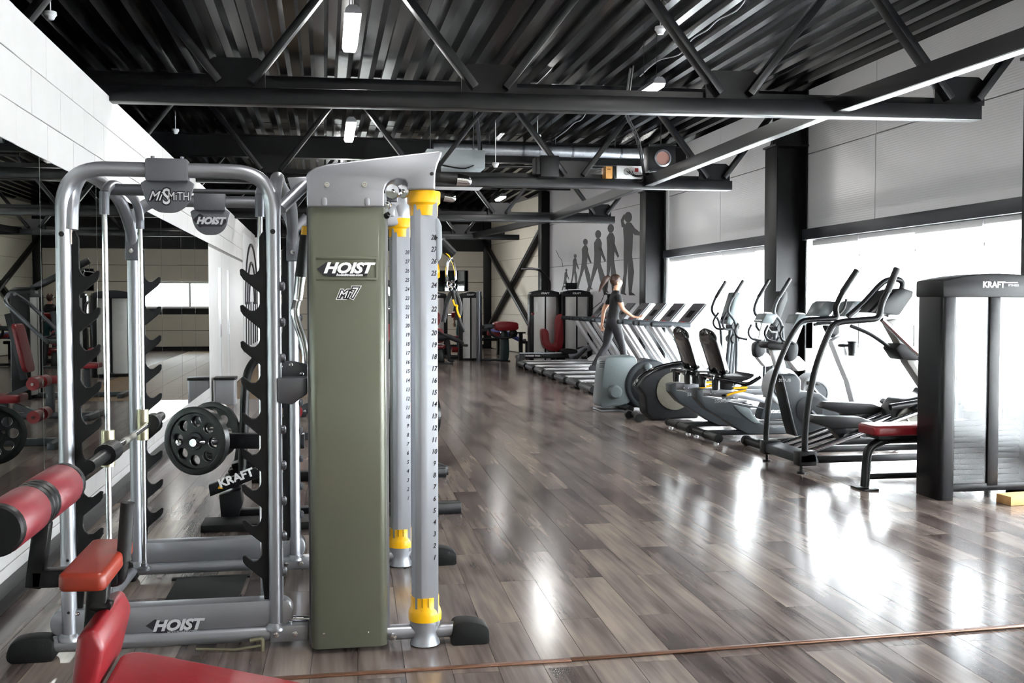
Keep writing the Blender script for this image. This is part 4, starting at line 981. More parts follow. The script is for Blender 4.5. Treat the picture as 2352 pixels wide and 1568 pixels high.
# ================================================================ PIN LOADED MACHINES DEEPER IN THE HALL
shroud = mat('brushed_shroud', rgb(205,205,203), .35, .4, noise=.05, scale=6)
def kraft_tower(t, x, y, w, h, d, z0=0, two=True):
    """upright weight housing: black posts, arched head, two shroud panels; front faces -Y"""
    for s in (-1, 1): MB().prism(rrect(x+s*w/2-.05, x+s*w/2+.05, y, y+d, .03), 'z', 0, h-.12).build('side_post', black_st, t, .006)
    arc_ = [(x+w/2*1.06*a_, h-.02-.055*a_*a_) for a_ in [i/6-1 for i in range(13)]]
    MB().prism([(x-w/2*1.06, h-.18)]+arc_+[(x+w/2*1.06, h-.18)], 'y', y-.01, y+d+.01).build('arched_head', grey_dk, t, .01)
    B(x-w/2+.05, x+w/2-.05, y+.02, y+d-.02, 0.0, .06).build('base_plate', black_st, t)
    for s in (-1, 1):
        fr = [(x+s*(.02+(w/2-.07)*k/6), y+.03-.05*(1-(k/6)**2)) for k in range(7)]
        MB().prism(fr+[(a_, b2+.012) for a_, b2 in fr[::-1]], 'z', .06, h-.18).build('shroud_panel', shroud, t)
    B(x-.02, x+.02, y-.018, y+.02, .06, h-.18).build('center_slot', black_st, t)
    text(MB(), 'KRAFT', .06, (x, y-.012, h-.1), sx=1.1, bold=.002).build('head_lettering', print_wh, t)
def seat_machine(label, loc, rot, kind, group='red padded weight machines'):
    t = thing('weight_machine', label, 'weight machine', loc, rot, group, world=False)
    kraft_tower(t, 0, .55, .7, 1.75, .28)
    MB().bar((0, -.75, .04), (0, .6, .04), .09, .07).build('base_beam', grey_md, t, .006)
    MB().bar((-.4, -.75, .035), (.4, -.75, .035), .08, .07).build('foot_beam', grey_md, t, .006)
    MB().bar((0, -.2, .06), (0, -.2, .46), .09, .1).build('seat_post', grey_md, t, .006)
    MB().prism(rrect(-.2, .2, -.4, .02, .06), 'z', .46, .54).build('seat_pad', red, t, .02)
    bk = MB().prism(rrect(-.17, .17, .60, 1.22, .08), 'y', 0, .07); place(bk, lambda p: (p.x, p.y+.02+(p.z-.6)*.22, p.z)); bk.build('back_pad', red, t, .02)
    MB().bar((0, .12, .5), (0, .3, 1.35), .07, .08).build('back_post', grey_md, t, .006)
    if kind == 'press':
        for s in (-1, 1):
            T(fillet([(s*.1, .25, 1.6), (s*.42, .2, 1.5), (s*.42, -.3, 1.0), (s*.3, -.42, 1.0)], .12, 5), .025, 10).build('press_arm', silver_dk, t)
            T([(s*.42, -.3, 1.0), (s*.22, -.36, 1.0)], .028, 10).build('hand_grip', grip, t)
    if kind == 'leg':
        for z, xx in ((.32, .2), (.66, .2)):
            for s in (-1, 1): MB().lathe([(.03,0),(.065,.0),(.065,.2),(.03,.2)], (s*.06 if s > 0 else -.26, -.55, z), (1,0,0), 18).build('foam_roller', red, t)
            T([(-.28, -.55, z), (.28, -.55, z)], .015, 8).build('roller_axle', chrome, t)
        MB().bar((0, -.3, .42), (0, -.55, .32), .06, .06).build('leg_lever', grey_md, t)
        MB().bar((0, -.2, .5), (0, -.55, .66), .05, .05).build('leg_lever', grey_md, t)
    if kind == 'lat':
        MB().bar((0, .6, 1.7), (0, -.25, 2.15), .08, .1).build('boom', black_st, t, .006)
        T(fillet([(-.55, -.25, 1.86), (-.4, -.25, 1.98), (.4, -.25, 1.98), (.55, -.25, 1.86)], .06, 4), .014, 8).build('lat_bar', chrome, t)
        T([(0, -.25, 1.98), (0, -.25, 2.12)], .005, 6).build('pull_cable', black_pl, t)
        for s in (-1, 1): MB().lathe([(.03,0),(.06,.0),(.06,.18),(.03,.18)], (.03 if s > 0 else -.21, -.3, .72), (1,0,0), 16).build('thigh_roller', red, t)
    return t
seat_machine('red seated leg machine seen in the mirror beside the nearest panel', (.25, 11.6, 0), -PI*.5, 'leg')
seat_machine('red seated press machine reflected in the middle of the mirror', (.45, 14.3, 0), -PI*.48, 'press')
seat_machine('lat pulldown machine with red seat reflected behind the guide rods', (.65, 17.4, 0), -PI*.5, 'lat')
seat_machine('red press machine deep in the hall before the back wall', (1.15, 22.6, 0), PI*.9, 'press')
# red incline bench half hidden by the olive tower
ib = thing('incline_bench', 'tall red backrest with black frame between the olive tower and the columns', 'bench', atZ(900,900,0))
yb_ = 11.0
MB().prism(profY(yb_, [(884,745),(906,742),(884,808),(868,808)]), 'y', yb_-.1, yb_+.25).build('back_pad', red, ib, .012)
MB().prism(profY(yb_, [(876,690),(912,690),(912,742),(884,746),(876,746)]), 'y', yb_-.05, yb_+.1).build('head_plate', black_st, ib, .01)
MB().bar(atY(906,742,yb_), atY(884,880,yb_), .06, .08).build('rear_post', black_st, ib)
p = atY(884,880,yb_); MB().bar(p, (p.x-.05, yb_, .03), .06, .08).build('rear_post', black_st, ib)
B(p.x-.35, p.x+.3, yb_-.04, yb_+.04, 0, .06).build('foot_beam', black_st, ib)
MB().ball(atY(890,708,yb_-.08), .035, 12, 8).build('pivot_cap', chrome, ib)
# ================================================================ CARDIO ROW ALONG THE WINDOWS
ZA = lambda x, y: (1700+x/3.075, 600+y/3.075)
ZB = lambda x, y: (1360+x/4.9, 720+y/4.9)
ZD = lambda x, y: (1560+x/6.03, 620+y/6.03)
def tr(fn, y, pts): return [atY(*fn(a, b), y) for a, b in pts]
def pf(fn, y, pts): return profY(y, [fn(a, b) for a, b in pts])
# ---------------- stair climber with inclined rails
cl = thing('incline_climber', 'black arched-rail elliptical climber with four chrome rails, nearest the bench', 'elliptical', (4.9, 8.86, 0))
yn, yf, ymid = 8.50, 9.22, 8.86
nr = spl(tr(ZA, yn, [(450,1400),(460,1150),(490,950),(530,750),(600,560),(650,465)]), 5)
T(fillet(tr(ZA, yn, [(452,1415),(462,1150),(490,950),(530,750),(600,560),(655,445),(720,425),(985,405),(995,300),(1040,215),(1110,48)]), .12, 6), .028, 12).build('arched_rail', black_st, cl)
T(fillet(tr(ZA, yf, [(180,1312),(190,1100),(215,900),(270,720),(350,540),(425,425),(490,412),(690,402),(668,335),(720,220),(825,62)]), .12, 6), .026, 12).build('arched_rail', black_st, cl)
T(tr(ZA, yn, [(1040,215),(1108,50)]), .031, 12).build('foam_grip', grip, cl)
T(tr(ZA, yf, [(720,220),(824,64)]), .029, 12).build('foam_grip', grip, cl)
T(spl(tr(ZA, ymid, [(760,392),(870,295),(990,165),(1060,128),(1125,132),(1146,175),(1100,275),(1030,385)]), 5), .026, 10).build('loop_handle', grey_dk, cl)
MB().prism(pf(ZA, ymid, [(880,362),(1035,205),(1090,190),(1160,212),(1152,250),(1062,380)]), 'y', ymid-.16, ymid+.16).build('console', grey_dk, cl, .015)
MB().prism(pf(ZA, ymid, [(905,345),(1035,215),(1044,222),(915,352)]), 'y', ymid-.13, ymid+.13).build('display', screen, cl)
MB().prism(pf(ZA, ymid, [(680,392),(730,300),(760,280),(850,285),(850,300),(770,395)]), 'y', 9.25, 9.5).build('rear_console_tray', grey_lt, cl, .012)
T(tr(ZA, yn+.05, [(1000,410),(1220,620),(1300,690)]), .022, 10).build('front_stay', chrome, cl)
T(tr(ZA, yn+.1, [(1290,690),(1440,880),(1560,1000)]), .022, 10).build('front_stay', grey_dk, cl)
T(spl(tr(ZA, ymid, [(780,455),(920,515),(1050,605)]), 5), .018, 8).build('lever_tube', grey_dk, cl)
MB().prism(pf(ZA, ymid, [(1045,610),(1090,572),(1200,612),(1292,662),(1302,700),(1100,692)]), 'y', ymid-.12, ymid+.12).build('pivot_box', black_pl, cl, .02)
MB().prism(pf(ZA, ymid, [(1010,420),(1085,400),(1130,540),(1230,720),(1390,900),(1280,900),(1160,720),(1090,560)]), 'y', ymid-.07, ymid+.07).build('mast', mat('mast_grey', rgb(150,148,144), .4), cl, .02)
MB().prism(pf(ZA, ymid, [(1000,1150),(1030,1060),(1100,965),(1270,935),(1300,890),(1390,890),(1450,960),(1600,1040),(1640,1150),(1600,1250),(1050,1235)]), 'y', ymid-.17, ymid+.17).build('drive_housing', grey_dk, cl, .03, 3)
ctr = atY(*ZA(1195,1130), ymid-.18)
MB().lathe([(.125,0),(.135,.01),(.13,.02),(.03,.025),(0,.026)], ctr, (0,-1,0), 30).build('drive_disc', beige_gr, cl)
T([ctr+Vector((-.06,-.03,.05)), ctr+Vector((.0,-.035,-.03))], .008, 8).build('resistance_pin', chrome, cl)
T(tr(ZA, yn+.1, [(1060,1030),(1250,1000),(1450,960)]), .03, 10).build('crank_arm', black_st, cl)
for k in range(4):
    yy = 8.60+k*.17
    p = atY(*ZA(508-52*k, 1400-20*k), 8.60) if False else Vector((4.20, yy, .17)); q = Vector((5.35, yy, .53))
    T([p, q], .024, 12).build('incline_rail', chrome, cl)
MB().prism([(5.30,.47),(5.36,.50),(5.46,.56),(5.44,.62),(5.25,.58),(5.22,.55)], 'y', 8.55, 9.2).build('rail_end_cover', grey_md, cl, .012)
for s, yy, dx in ((0, 8.685, .0), (1, 9.03, .3)):
    z_ = .42+dx*.28
    MB().prism([(4.22+dx,z_+.02),(4.28+dx,z_+.07),(4.72+dx,z_+.05),(4.86+dx,z_-.0),(4.85+dx,z_-.05),(4.45+dx,z_-.05)], 'y', yy-.075, yy+.075).build('pedal', black_pl, cl, .015)
    MB().prism([(4.45+dx,z_-.05),(4.80+dx,z_-.05),(4.72+dx,z_-.14),(4.55+dx,z_-.16)], 'y', yy-.06, yy+.06).build('pedal_carriage', black_st, cl, .008)
    for xx in (4.58, 4.74): MB().lathe([(.0,-.01),(.04,-.01),(.04,.01),(0,.01)], (xx+dx, yy-.08, z_-.13+(xx-4.58)*.25), (0,1,0), 14).build('carriage_wheel', grip, cl)
MB().prism([(4.06,.09),(4.06,.17),(4.2,.19),(4.24,.1)], 'y', 8.44, 9.3).build('rear_base', grey_md, cl, .012)
for yy in (8.50, 9.22): B(4.05, 4.22, yy-.06, yy+.06, .07, .2).build('corner_cap', black_pl, cl, .012)
for yy in (8.56, 9.16): MB().bar((4.15, yy, .11), (5.9, yy, .11), .06, .06).build('base_beam', black_st, cl, .008)
MB().bar((5.75, 8.5, .11), (5.75, 9.2, .11), .07, .08).build('base_beam', black_st, cl, .008)
for x, y in ((4.1,8.5),(4.1,9.22),(4.75,8.56),(5.75,8.56),(5.75,9.16)):
    MB().lathe([(.04,0),(.04,.012),(.014,.016),(.014,.09)], (x, y, 0), (0,0,1), 12).build('levelling_foot', black_pl, cl)

# ---------------- upright bike
ub = thing('upright_bike', 'upright exercise bike with white posts and black saddle, behind the climber', 'exercise bike', (4.8, 9.95, 0))
yb = 9.95
MB().prism(pf(ZA, yb, [(250,792),(370,790),(408,835),(402,912),(480,918),(545,930),(590,965),(640,1020),(790,1065),(800,1130),(700,1180),(430,1225),(360,1228),(330,1130)]), 'y', yb-.10, yb+.10).build('body_shell', grey_md, ub, .03, 3)
MB().prism(pf(ZA, yb, [(250,795),(275,800),(350,1120),(380,1225),(355,1228),(325,1130)]), 'y', yb-.108, yb+.108).build('dark_edge', grey_dk, ub, .02)
c = atY(*ZA(490,1050), yb-.105)
MB().lathe([(.14,0),(.145,.008),(.12,.012),(.03,.014),(.0,.02)], c, (0,-1,0), 28).build('crank_cover', grey_dk, ub)
MB().bar(c+Vector((0,-.04,0)), c+Vector((.12,-.05,-.12)), .02, .035, (0,1,0)).build('crank_arm', silver, ub)
B(c.x+.07, c.x+.19, yb-.25, yb-.15, c.z-.15, c.z-.11).build('pedal', black_pl, ub, .008)
text(MB(), '350UB', .04, atY(*ZA(315,840), yb-.104), sx=1.2, bold=.001).build('model_lettering', print_gr, ub)
MB().prism(pf(ZA, yb, [(208,622),(278,622),(330,800),(262,795)]), 'y', yb-.045, yb+.045).build('seat_post', white_pl, ub, .012)
MB().prism(spl2(pf(ZA, yb, [(162,572),(200,566),(300,578),(312,600),(290,622),(170,612)]), 3), 'y', yb-.11, yb+.11).build('saddle', black_pl, ub, .03, 3)
MB().prism(pf(ZA, yb, [(628,560),(700,520),(740,640),(790,830),(860,1025),(790,1030),(745,850),(690,720)]), 'y', yb-.06, yb+.06).build('handlebar_post', white_pl, ub, .02)
MB().prism(pf(ZA, yb, [(585,450),(690,455),(692,510),(630,545)]), 'y', yb-.05, yb+.05).build('post_head', grey_dk, ub, .02)
MB().prism(pf(ZA, yb, [(680,390),(735,300),(765,280),(850,283),(858,298),(800,360),(770,392)]), 'y', yb-.15, yb+.13).build('console', grey_lt, ub, .02)
MB().prism(pf(ZA, yb, [(715,345),(740,302),(835,300),(812,340)]), 'y', yb-.156, yb-.15).build('display', screen, ub)
T(spl(tr(ZA, yb-.2, [(520,448),(560,440),(650,436),(700,450)]), 4), .016, 8).build('handlebar', grey_dk, ub)
T(spl(tr(ZA, yb+.2, [(540,440),(600,432),(690,440)]), 4), .016, 8).build('handlebar', grey_dk, ub)
T(spl(tr(ZA, yb-.22, [(700,372),(735,330),(750,265)]), 4), .014, 8).build('grip_horn', grip, ub)
c = atY(*ZA(790,615), yb-.1)
MB().lathe([(.036,-.075),(.045,.06),(.052,.065),(.052,.075),(.04,.075)], c, (0,0,1), 18).build('cup_holder', grey_dk, ub)
T([c+Vector((-.04,0,.03)), c+Vector((-.14,.06,.03))], .015, 8).build('cup_bracket', grey_dk, ub)
MB().bar((4.45, yb, .07), (5.7, yb, .07), .09, .08).build('base_beam', black_st, ub, .01)
for x in (4.33, 5.65):
    T([(x, yb-.32, .055), (x, yb+.3, .055)], .042, 14).build('cross_foot', black_pl, ub)
    for s in (-.32, .3): MB().lathe([(.0,-.03),(.052,-.03),(.055,0),(.052,.03),(0,.03)], (x, yb+s, .055), (0,1,0), 16).build('foot_cap', rubber, ub)
MB().bar((4.33, yb, .07), (4.6, yb, .07), .08, .07).build('base_neck', black_pl, ub, .01)
MB().prism([(5.55,.1),(5.6,.1),(5.5,.35),(5.36,.4)], 'y', yb-.05, yb+.05).build('post_shoe', grey_dk, ub, .01)

# ---------------- recumbent bike (near one), copied for its neighbour
yr = 10.77
rc = thing('recumbent_bike', 'recumbent exercise bike with glossy black backrest and yellow lever, nearer of the two', 'exercise bike', (4.6, yr, 0), group='recumbent bikes')
MB().prism(pf(ZB, yr, [(1145,855),(1215,838),(1216,925),(1900,1055),(1885,1062),(1745,1048),(1770,1110),(1830,1190),(1880,1230),(2010,1270),(2160,1265),(2160,1335),(1880,1345),(1720,1340),(1620,1295),(1250,1062),(1150,945)]), 'y', yr-.09, yr+.09).build('boom_shell', grey_md, rc, .025, 3)
MB().prism(spl2(pf(ZB, yr, [(1555,1020),(1640,1035),(1735,1060),(1770,1130),(1850,1215),(1780,1220),(1680,1150),(1600,1080)]), 3), 'y', yr-.098, yr+.098).build('boom_scoop', grey_lt, rc, .01)
MB().prism(pf(ZB, yr, [(1212,848),(1318,838),(1640,868),(1935,940),(1925,1000),(1640,950),(1212,920)]), 'y', yr-.045, yr+.045).build('seat_rail', silver, rc, .006)
MB().prism(pf(ZB, yr, [(1316,838),(1640,864),(1612,965),(1316,925)]), 'y', yr-.075, yr+.075).build('seat_carriage', silver, rc, .006)
for x, y in ((1330,905),(1380,905),(1590,945)): MB().lathe([(.010,0),(.010,.012),(0,.014)], atY(*ZB(x,y), yr-.075), (0,-1,0), 8).build('carriage_bolt', chrome, rc)
T(tr(ZB, yr-.11, [(1500,925),(1600,890),(1730,862)]), .012, 8).build('adjust_lever', yellow, rc)
T(tr(ZB, yr+.02, [(1590,838),(1745,832)]), .012, 8).build('adjust_lever', yellow, rc)
MB().ball(atY(*ZB(1490,920), yr-.11), (.035,.02,.014), 10, 6).build('lever_hub', black_pl, rc)
text(MB(), '550RBi', .045, atY(*ZB(1455,985), yr-.094), sx=1.2, bold=.001).build('model_lettering', print_gr, rc)
# backrest: shell tilted back, width across
bkp = pf(ZB, yr-.18, [(1330,215),(1352,250),(1420,420),(1480,560),(1525,660),(1505,700),(1470,690),(1440,610),(1380,470),(1310,300),(1300,230)])
sh = spl2(bkp, 3)
ctrx = [p for p in sh]
def back_shell(t, y0, w, prof, m):
    mb = MB(); n = len(prof); zs_ = [p[1] for p in prof]; zmin, zmax = min(zs_), max(zs_); rows = []
    for j, f in enumerate((-1, -.92, -.75, -.4, 0, .4, .75, .92, 1)):
        rows.append([])
        for (x, z) in prof:
            tz = (z-zmin)/(zmax-zmin); ww = w*(.78+.22*math.sin(PI*min(1, tz*1.1)))*(1 if tz < .85 else math.sqrt(max(0.05, 1-((tz-.85)/.15)**2*.8)))
            k = 1-.5*max(0, abs(f)-.75)/.25
            cx_ = sum(p[0] for p in prof)/n
            rows[-1].append((x+.05*(f*f), y0+f*ww, z*(1)+(0)))
    vs = [p for r in rows for p in r]; fs = []
    for j in range(8):
        for i in range(n): fs.append((j*n+i, j*n+(i+1) % n, (j+1)*n+(i+1) % n, (j+1)*n+i))
    fs += [tuple(range(n))[::-1], tuple(range(8*n, 9*n))]
    return mb.add(vs, fs).build('backrest', m, t, 0, ang=60)
p0_, p1_, p2_ = atY(*ZB(1455,700), yr), atY(*ZB(1385,430), yr), atY(*ZB(1285,165), yr)
rows_ = []; NS = 18
for j in range(NS+1):
    t = j/NS; cpt = (1-t)**2*p0_+2*t*(1-t)*p1_+t*t*p2_
    e_ = math.sqrt(max(0.0, 1-max(0, (t-.72)/.28)**2)); e2_ = math.sqrt(max(0.0, 1-max(0, (.1-t)/.1)**2)); k = max(.03, min(e_, e2_))
    wy = (.20+.045*t)*k; tx = (.066-.012*t)*max(.15, k)
    rows_.append([(cpt.x+tx*math.cos(a)-.03*math.sin(a)**2, yr+wy*math.copysign(abs(math.sin(a))**.75, math.sin(a)), cpt.z+.3*tx*math.cos(a)) for a in [i*2*PI/24 for i in range(24)]])
mb = MB(); vs = [p for r in rows_ for p in r]
mb.add(vs, [(j*24+i, j*24+(i+1) % 24, (j+1)*24+(i+1) % 24, (j+1)*24+i) for j in range(NS) for i in range(24)]+[tuple(range(24))[::-1], tuple(range(NS*24, NS*24+24))])
mb.build('backrest', black_gl, rc, 0, ang=70)
MB().bar(p1_+Vector((-.06,-.15,.0)), p1_+Vector((-.06,.15,.0)), .018, .018).build('backrest_crossbar', grey_dk, rc)
pm = atY(*ZB(1400,560), yr-.0)
MB().bar(atY(*ZB(1380,300), yr), atY(*ZB(1500,780), yr), .07, .03).build('backrest_bar', grey_lt, rc, .006)
MB().bar(atY(*ZB(1330,420), yr-.19), atY(*ZB(1420,425), yr-.19), .02, .02).build('backrest_crossbar', grey_dk, rc) if False else None
MB().prism(spl2(pf(ZB, yr, [(1390,700),(1500,690),(1660,690),(1720,660),(1730,690),(1660,730),(1500,770),(1400,760)]), 3), 'y', yr-.22, yr+.22).build('seat_cushion', black_pl, rc, .02)
for s in (-1, 1):
    T(spl([atY(*ZB(1270,700), yr)+Vector((0,s*.26,0)), atY(*ZB(1450,735), yr)+Vector((0,s*.28,0)), atY(*ZB(1620,770), yr)+Vector((0,s*.28,0)), atY(*ZB(1700,740), yr)+Vector((0,s*.28,0)), atY(*ZB(1775,690), yr)+Vector((0,s*.28,0))], 4), .022, 10).build('side_grip', black_gl, rc)
T([atY(*ZB(1300,705), yr)+Vector((0,-.28,0)), atY(*ZB(1300,705), yr)+Vector((0,.28,0))], .02, 8).build('grip_crossbar', black_gl, rc)
for s, dx in ((-1, 0), (1, 0)):
    c = atY(*ZB(1315,760), yr)+Vector((dx, s*.2, 0))
    MB().lathe([(.040,-.08),(.046,.06),(.055,.065),(.055,.075),(.044,.075),(.038,-.06),(0,-.06)], c, (0,0,1), 18).build('cup_holder', black_gl, rc)
B(*(lambda p: (p.x-.04, p.x+.05))(atY(*ZB(1500,790), yr)), yr-.06, yr+.06, atY(*ZB(1500,860), yr).z, atY(*ZB(1500,760), yr).z).build('seat_post', black_pl, rc)
X0 = 4.08
T([(X0, yr-.36, .062), (X0, yr+.36, .062)], .042, 16).build('rear_roller', black_pl, rc)
for s in (-.36, 0, .36): MB().lathe([(.0,-.02),(.047,-.02),(.048,0),(.047,.02),(0,.02)], (X0, yr+s, .062), (0,1,0), 16).build('roller_band', rubber, rc)
for s in (-.3, .3): MB().lathe([(.03,0),(.03,.012),(.012,.014),(.012,.04)], (X0, yr+s, 0), (0,0,1), 10).build('levelling_foot', chrome, rc)
MB().bar((X0+.03, yr, .075), (5.55, yr, .075), .12, .05).build('base_beam', grey_dk, rc, .008)
MB().bar((4.55, yr, .1), (4.62, yr, .2), .08, .06).build('base_link', grey_dk, rc)
T([(5.6, yr-.3, .055), (5.6, yr+.3, .055)], .04, 12).build('front_foot', black_pl, rc)
# front housing with crank, neck, console
hc = atY(*ZA(520,925), yr-.0)
MB().prism([(hc.x+.20*math.cos(t), hc.z+.225*math.sin(t)) for t in [i*2*PI/28 for i in range(28)]], 'y', yr-.12, yr+.12).build('wheel_housing', mat('pale_grey_shell', rgb(176,178,180), .4), rc, .03, 3)
MB().lathe([(.125,0),(.13,.006),(.115,.01),(.11,.004),(.03,.004),(.028,.02),(0,.022)], (hc.x-.02, yr-.121, hc.z), (0,-1,0), 28).build('crank_ring', grey_md, rc)
MB().prism([(hc.x-.3,.12),(hc.x+.15,.12),(hc.x+.2,hc.z-.1),(hc.x+.05,hc.z-.18),(hc.x-.18,hc.z-.1),(hc.x-.26,.25)], 'y', yr-.1, yr+.1).build('front_fairing', grey_md, rc, .02)
text(MB(), 'intenza', .07, (hc.x-.1, yr-.104, .22), bold=.002).build('maker_lettering', print_wh, rc)
MB().prism(pf(ZA, yr, [(330,700),(400,665),(480,745),(430,770),(390,775)]), 'y', yr-.06, yr+.06).build('white_neck', white_pl, rc, .015)
MB().prism(spl2(pf(ZA, yr, [(320,600),(380,575),(395,620),(380,680),(335,705),(315,670)]), 3), 'y', yr-.065, yr+.065).build('neck_joint', grey_dk, rc, .015)
MB().prism(pf(ZA, yr, [(350,560),(395,360),(450,365),(470,385),(430,480),(390,580)]), 'y', yr-.02, yr+.02).build('console_stem', white_pl, rc, .012)
MB().prism(pf(ZA, yr, [(345,440),(375,380),(385,372),(455,375),(468,388),(430,450)]), 'y', yr-.13, yr+.13).build('console', grey_lt, rc, .02)
MB().prism(pf(ZA, yr, [(352,425),(378,385),(395,388),(370,430)]), 'y', yr-.1, yr+.1).build('display', screen, rc)
for s in (-1, 1):
    T(fillet([p+Vector((0,s*.2,0)) for p in tr(ZA, yr, [(250,455),(222,510),(245,560),(320,575)])], .05, 5), .014, 8).build('hand_loop', grey_dk, rc)
    MB().bar((hc.x-.02, yr+s*.14, hc.z), (hc.x-.02+s*.1, yr+s*.15, hc.z-s*.12), .02, .03, (0,1,0)).build('crank_arm', silver, rc)
    B(hc.x-.07+s*.1, hc.x+.04+s*.1, min(yr+s*.16, yr+s*.27), max(yr+s*.16, yr+s*.27), hc.z-s*.12-.02, hc.z-s*.12+.02).build('pedal', black_pl, rc, .006)
dup(rc, (4.6-.02, 11.58, 0), None, 'recumbent exercise bike with glossy black backrest, farther one beside the grey ellipticals')

# ---------------- the two rear drive ellipticals
def elliptical_front(t, y, xm, ztop, m1, lab):
    for dx, s in ((0, -.06), (.07, .0), (.14, .07)):
        T([(xm+dx-.1, y+s, .1), (xm+dx, y+s, 1.18)], .03, 10).build('mast_tube', grey_md, t)
    for z in (.98, 1.16): MB().lathe([(.06,-.12),(.065,0),(.06,.12)], (xm+.05, y, z), (0,1,0), 16).build('pivot_hub', grey_dk, t)
    MB().prism([(xm-.1,1.2),(xm-.02,1.17),(xm+.12,1.52),(xm+.12,1.63),(xm+.04,1.64)], 'y', y-.15, y+.15).build('console', m1, t, .02)
    MB().prism([(xm-.085,1.25),(xm-.075,1.25),(xm+.03,1.56),(xm+.02,1.56)], 'y', y-.12, y+.12).build('display', screen, t)
    for s in (-1, 1):
        T(spl([(xm-.02, y+s*.28, .35), (xm-.0, y+s*.28, .8), (xm-.03, y+s*.3, 1.2), (xm-.14, y+s*.31, 1.38), (xm-.06, y+s*.32, 1.6), (xm+.06, y+s*.32, 1.78)], 5), .02, 10).build('moving_arm', grey_md, t)
        T([(xm-.08, y+s*.32, 1.56), (xm+.07, y+s*.32, 1.795)], .024, 10).build('foam_grip', grip, t)
        T(spl([(xm, y+s*.1, 1.12), (xm-.12, y+s*.16, 1.12), (xm-.17, y+s*.17, 1.22), (xm-.1, y+s*.15, 1.35)], 5), .016, 8).build('fixed_grip', grey_dk, t)
        MB().bar((xm-1.3, y+s*.2, .34), (xm-.02, y+s*.26, .36), .05, .07).build('stride_rail', grey_md, t, .006)
        MB().prism([(xm-.9,.40),(xm-.5,.38),(xm-.48,.45),(xm-.52,.42),(xm-.88,.43)], 'y', y+s*.22-.08, y+s*.22+.08).build('foot_tray', black_pl, t, .006)
    MB().bar((xm-1.6, y, .08), (xm+.25, y, .08), .14, .08).build('base_beam', grey_dk, t, .01)
    T([(xm+.2, y-.3, .05), (xm+.2, y+.3, .05)], .04, 10).build('front_foot', black_pl, t)
ya = 13.95
ea = thing('elliptical_trainer', 'light grey elliptical with vented box housing and big round flywheel cover', 'elliptical', (4.7, ya, 0), group='rear drive ellipticals')
MB().prism(spl2(pf(ZB, ya, [(52,1030),(62,800),(85,580),(110,500),(170,478),(330,472),(440,478),(470,600),(440,900),(330,1010),(180,1032)]), 3), 'y', ya-.2, ya+.2).build('box_housing', grey_lt, ea, .03, 3)
c = atY(*ZB(600,790), ya); rr_ = .355
MB().prism([(c.x+rr_*math.cos(t), max(.04, c.z+rr_*math.sin(t))) for t in [i*2*PI/36 for i in range(36)]], 'y', ya-.24, ya+.24).build('flywheel_cover', grey_md, ea, .05, 3)
MB().lathe([(.27,0),(.28,.008),(.265,.014),(.03,.016),(0,.018)], (c.x, ya-.238, c.z-.01), (0,-1,0), 36).build('cover_disc', grey_dk, ea)
c2 = atY(*ZB(625,600), ya-.24); MB().lathe([(.055,0),(.05,.05),(.03,.065),(0,.068)], c2, (0,-1,0), 16).build('crank_cap', grey_lt, ea)
c2 = atY(*ZB(250,880), ya-.2); MB().lathe([(.10,0),(.095,.05),(.07,.085),(0,.09)], c2, (0,-1,0), 20).build('side_hub', grey_lt, ea)
for k in range(4): B(*(lambda p: (p.x-.04, p.x+.03, ya-.206, ya-.2, p.z-.004, p.z+.004))(atY(*ZB(115, 540+k*20), ya-.2))).build('vent_slot', grey_dk, ea)
B(3.70, 4.05, ya-.22, ya+.22, .0, .03).build('rear_foot_plate', silver, ea, .006)
T([(4.05, ya-.45, .06), (4.05, ya+.3, .06)], .045, 14).build('transport_roller', black_pl, ea)
elliptical_front(ea, ya, 5.62, 1.7, grey_lt, '')
yb2 = 12.75
eb = thing('elliptical_trainer', 'black elliptical with curved swoosh housing and warm grey side disc', 'elliptical', (4.7, yb2, 0), group='rear drive ellipticals')
MB().prism(pf(ZB, yb2, [(475,815),(500,780),(560,705),(640,650),(720,612),(850,575),(1000,550),(1090,562),(1150,700),(1180,1000),(1150,1165),(640,1182),(570,1110),(555,920)]), 'y', yb2-.16, yb2+.16).build('swoosh_housing', grey_dk, eb, .03, 3)
c = atY(*ZB(930,870), yb2-.17)
MB().lathe([(.235,0),(.24,.006),(.225,.012),(.04,.014),(0,.016)], c, (0,-1,0), 36).build('side_disc', beige_gr, eb)
T(spl([atY(*ZB(a_, b2), yb2-.15) for a_, b2 in ((478,812),(560,702),(700,618),(850,573),(1000,548))], 5), .022, 10).build('top_edge_trim', black_gl, eb)
T([(3.88, yb2-.30, .06), (3.88, yb2+.32, .06)], .04, 14).build('transport_roller', black_pl, eb)
for s in (-.3, .1): MB().lathe([(.0,-.03),(.05,-.03),(.055,0),(.05,.03),(0,.03)], (3.83, yb2+s, .058), (0,1,0), 16).build('wheel', rubber, eb)
elliptical_front(eb, yb2, 5.75, 1.7, grey_dk, '')

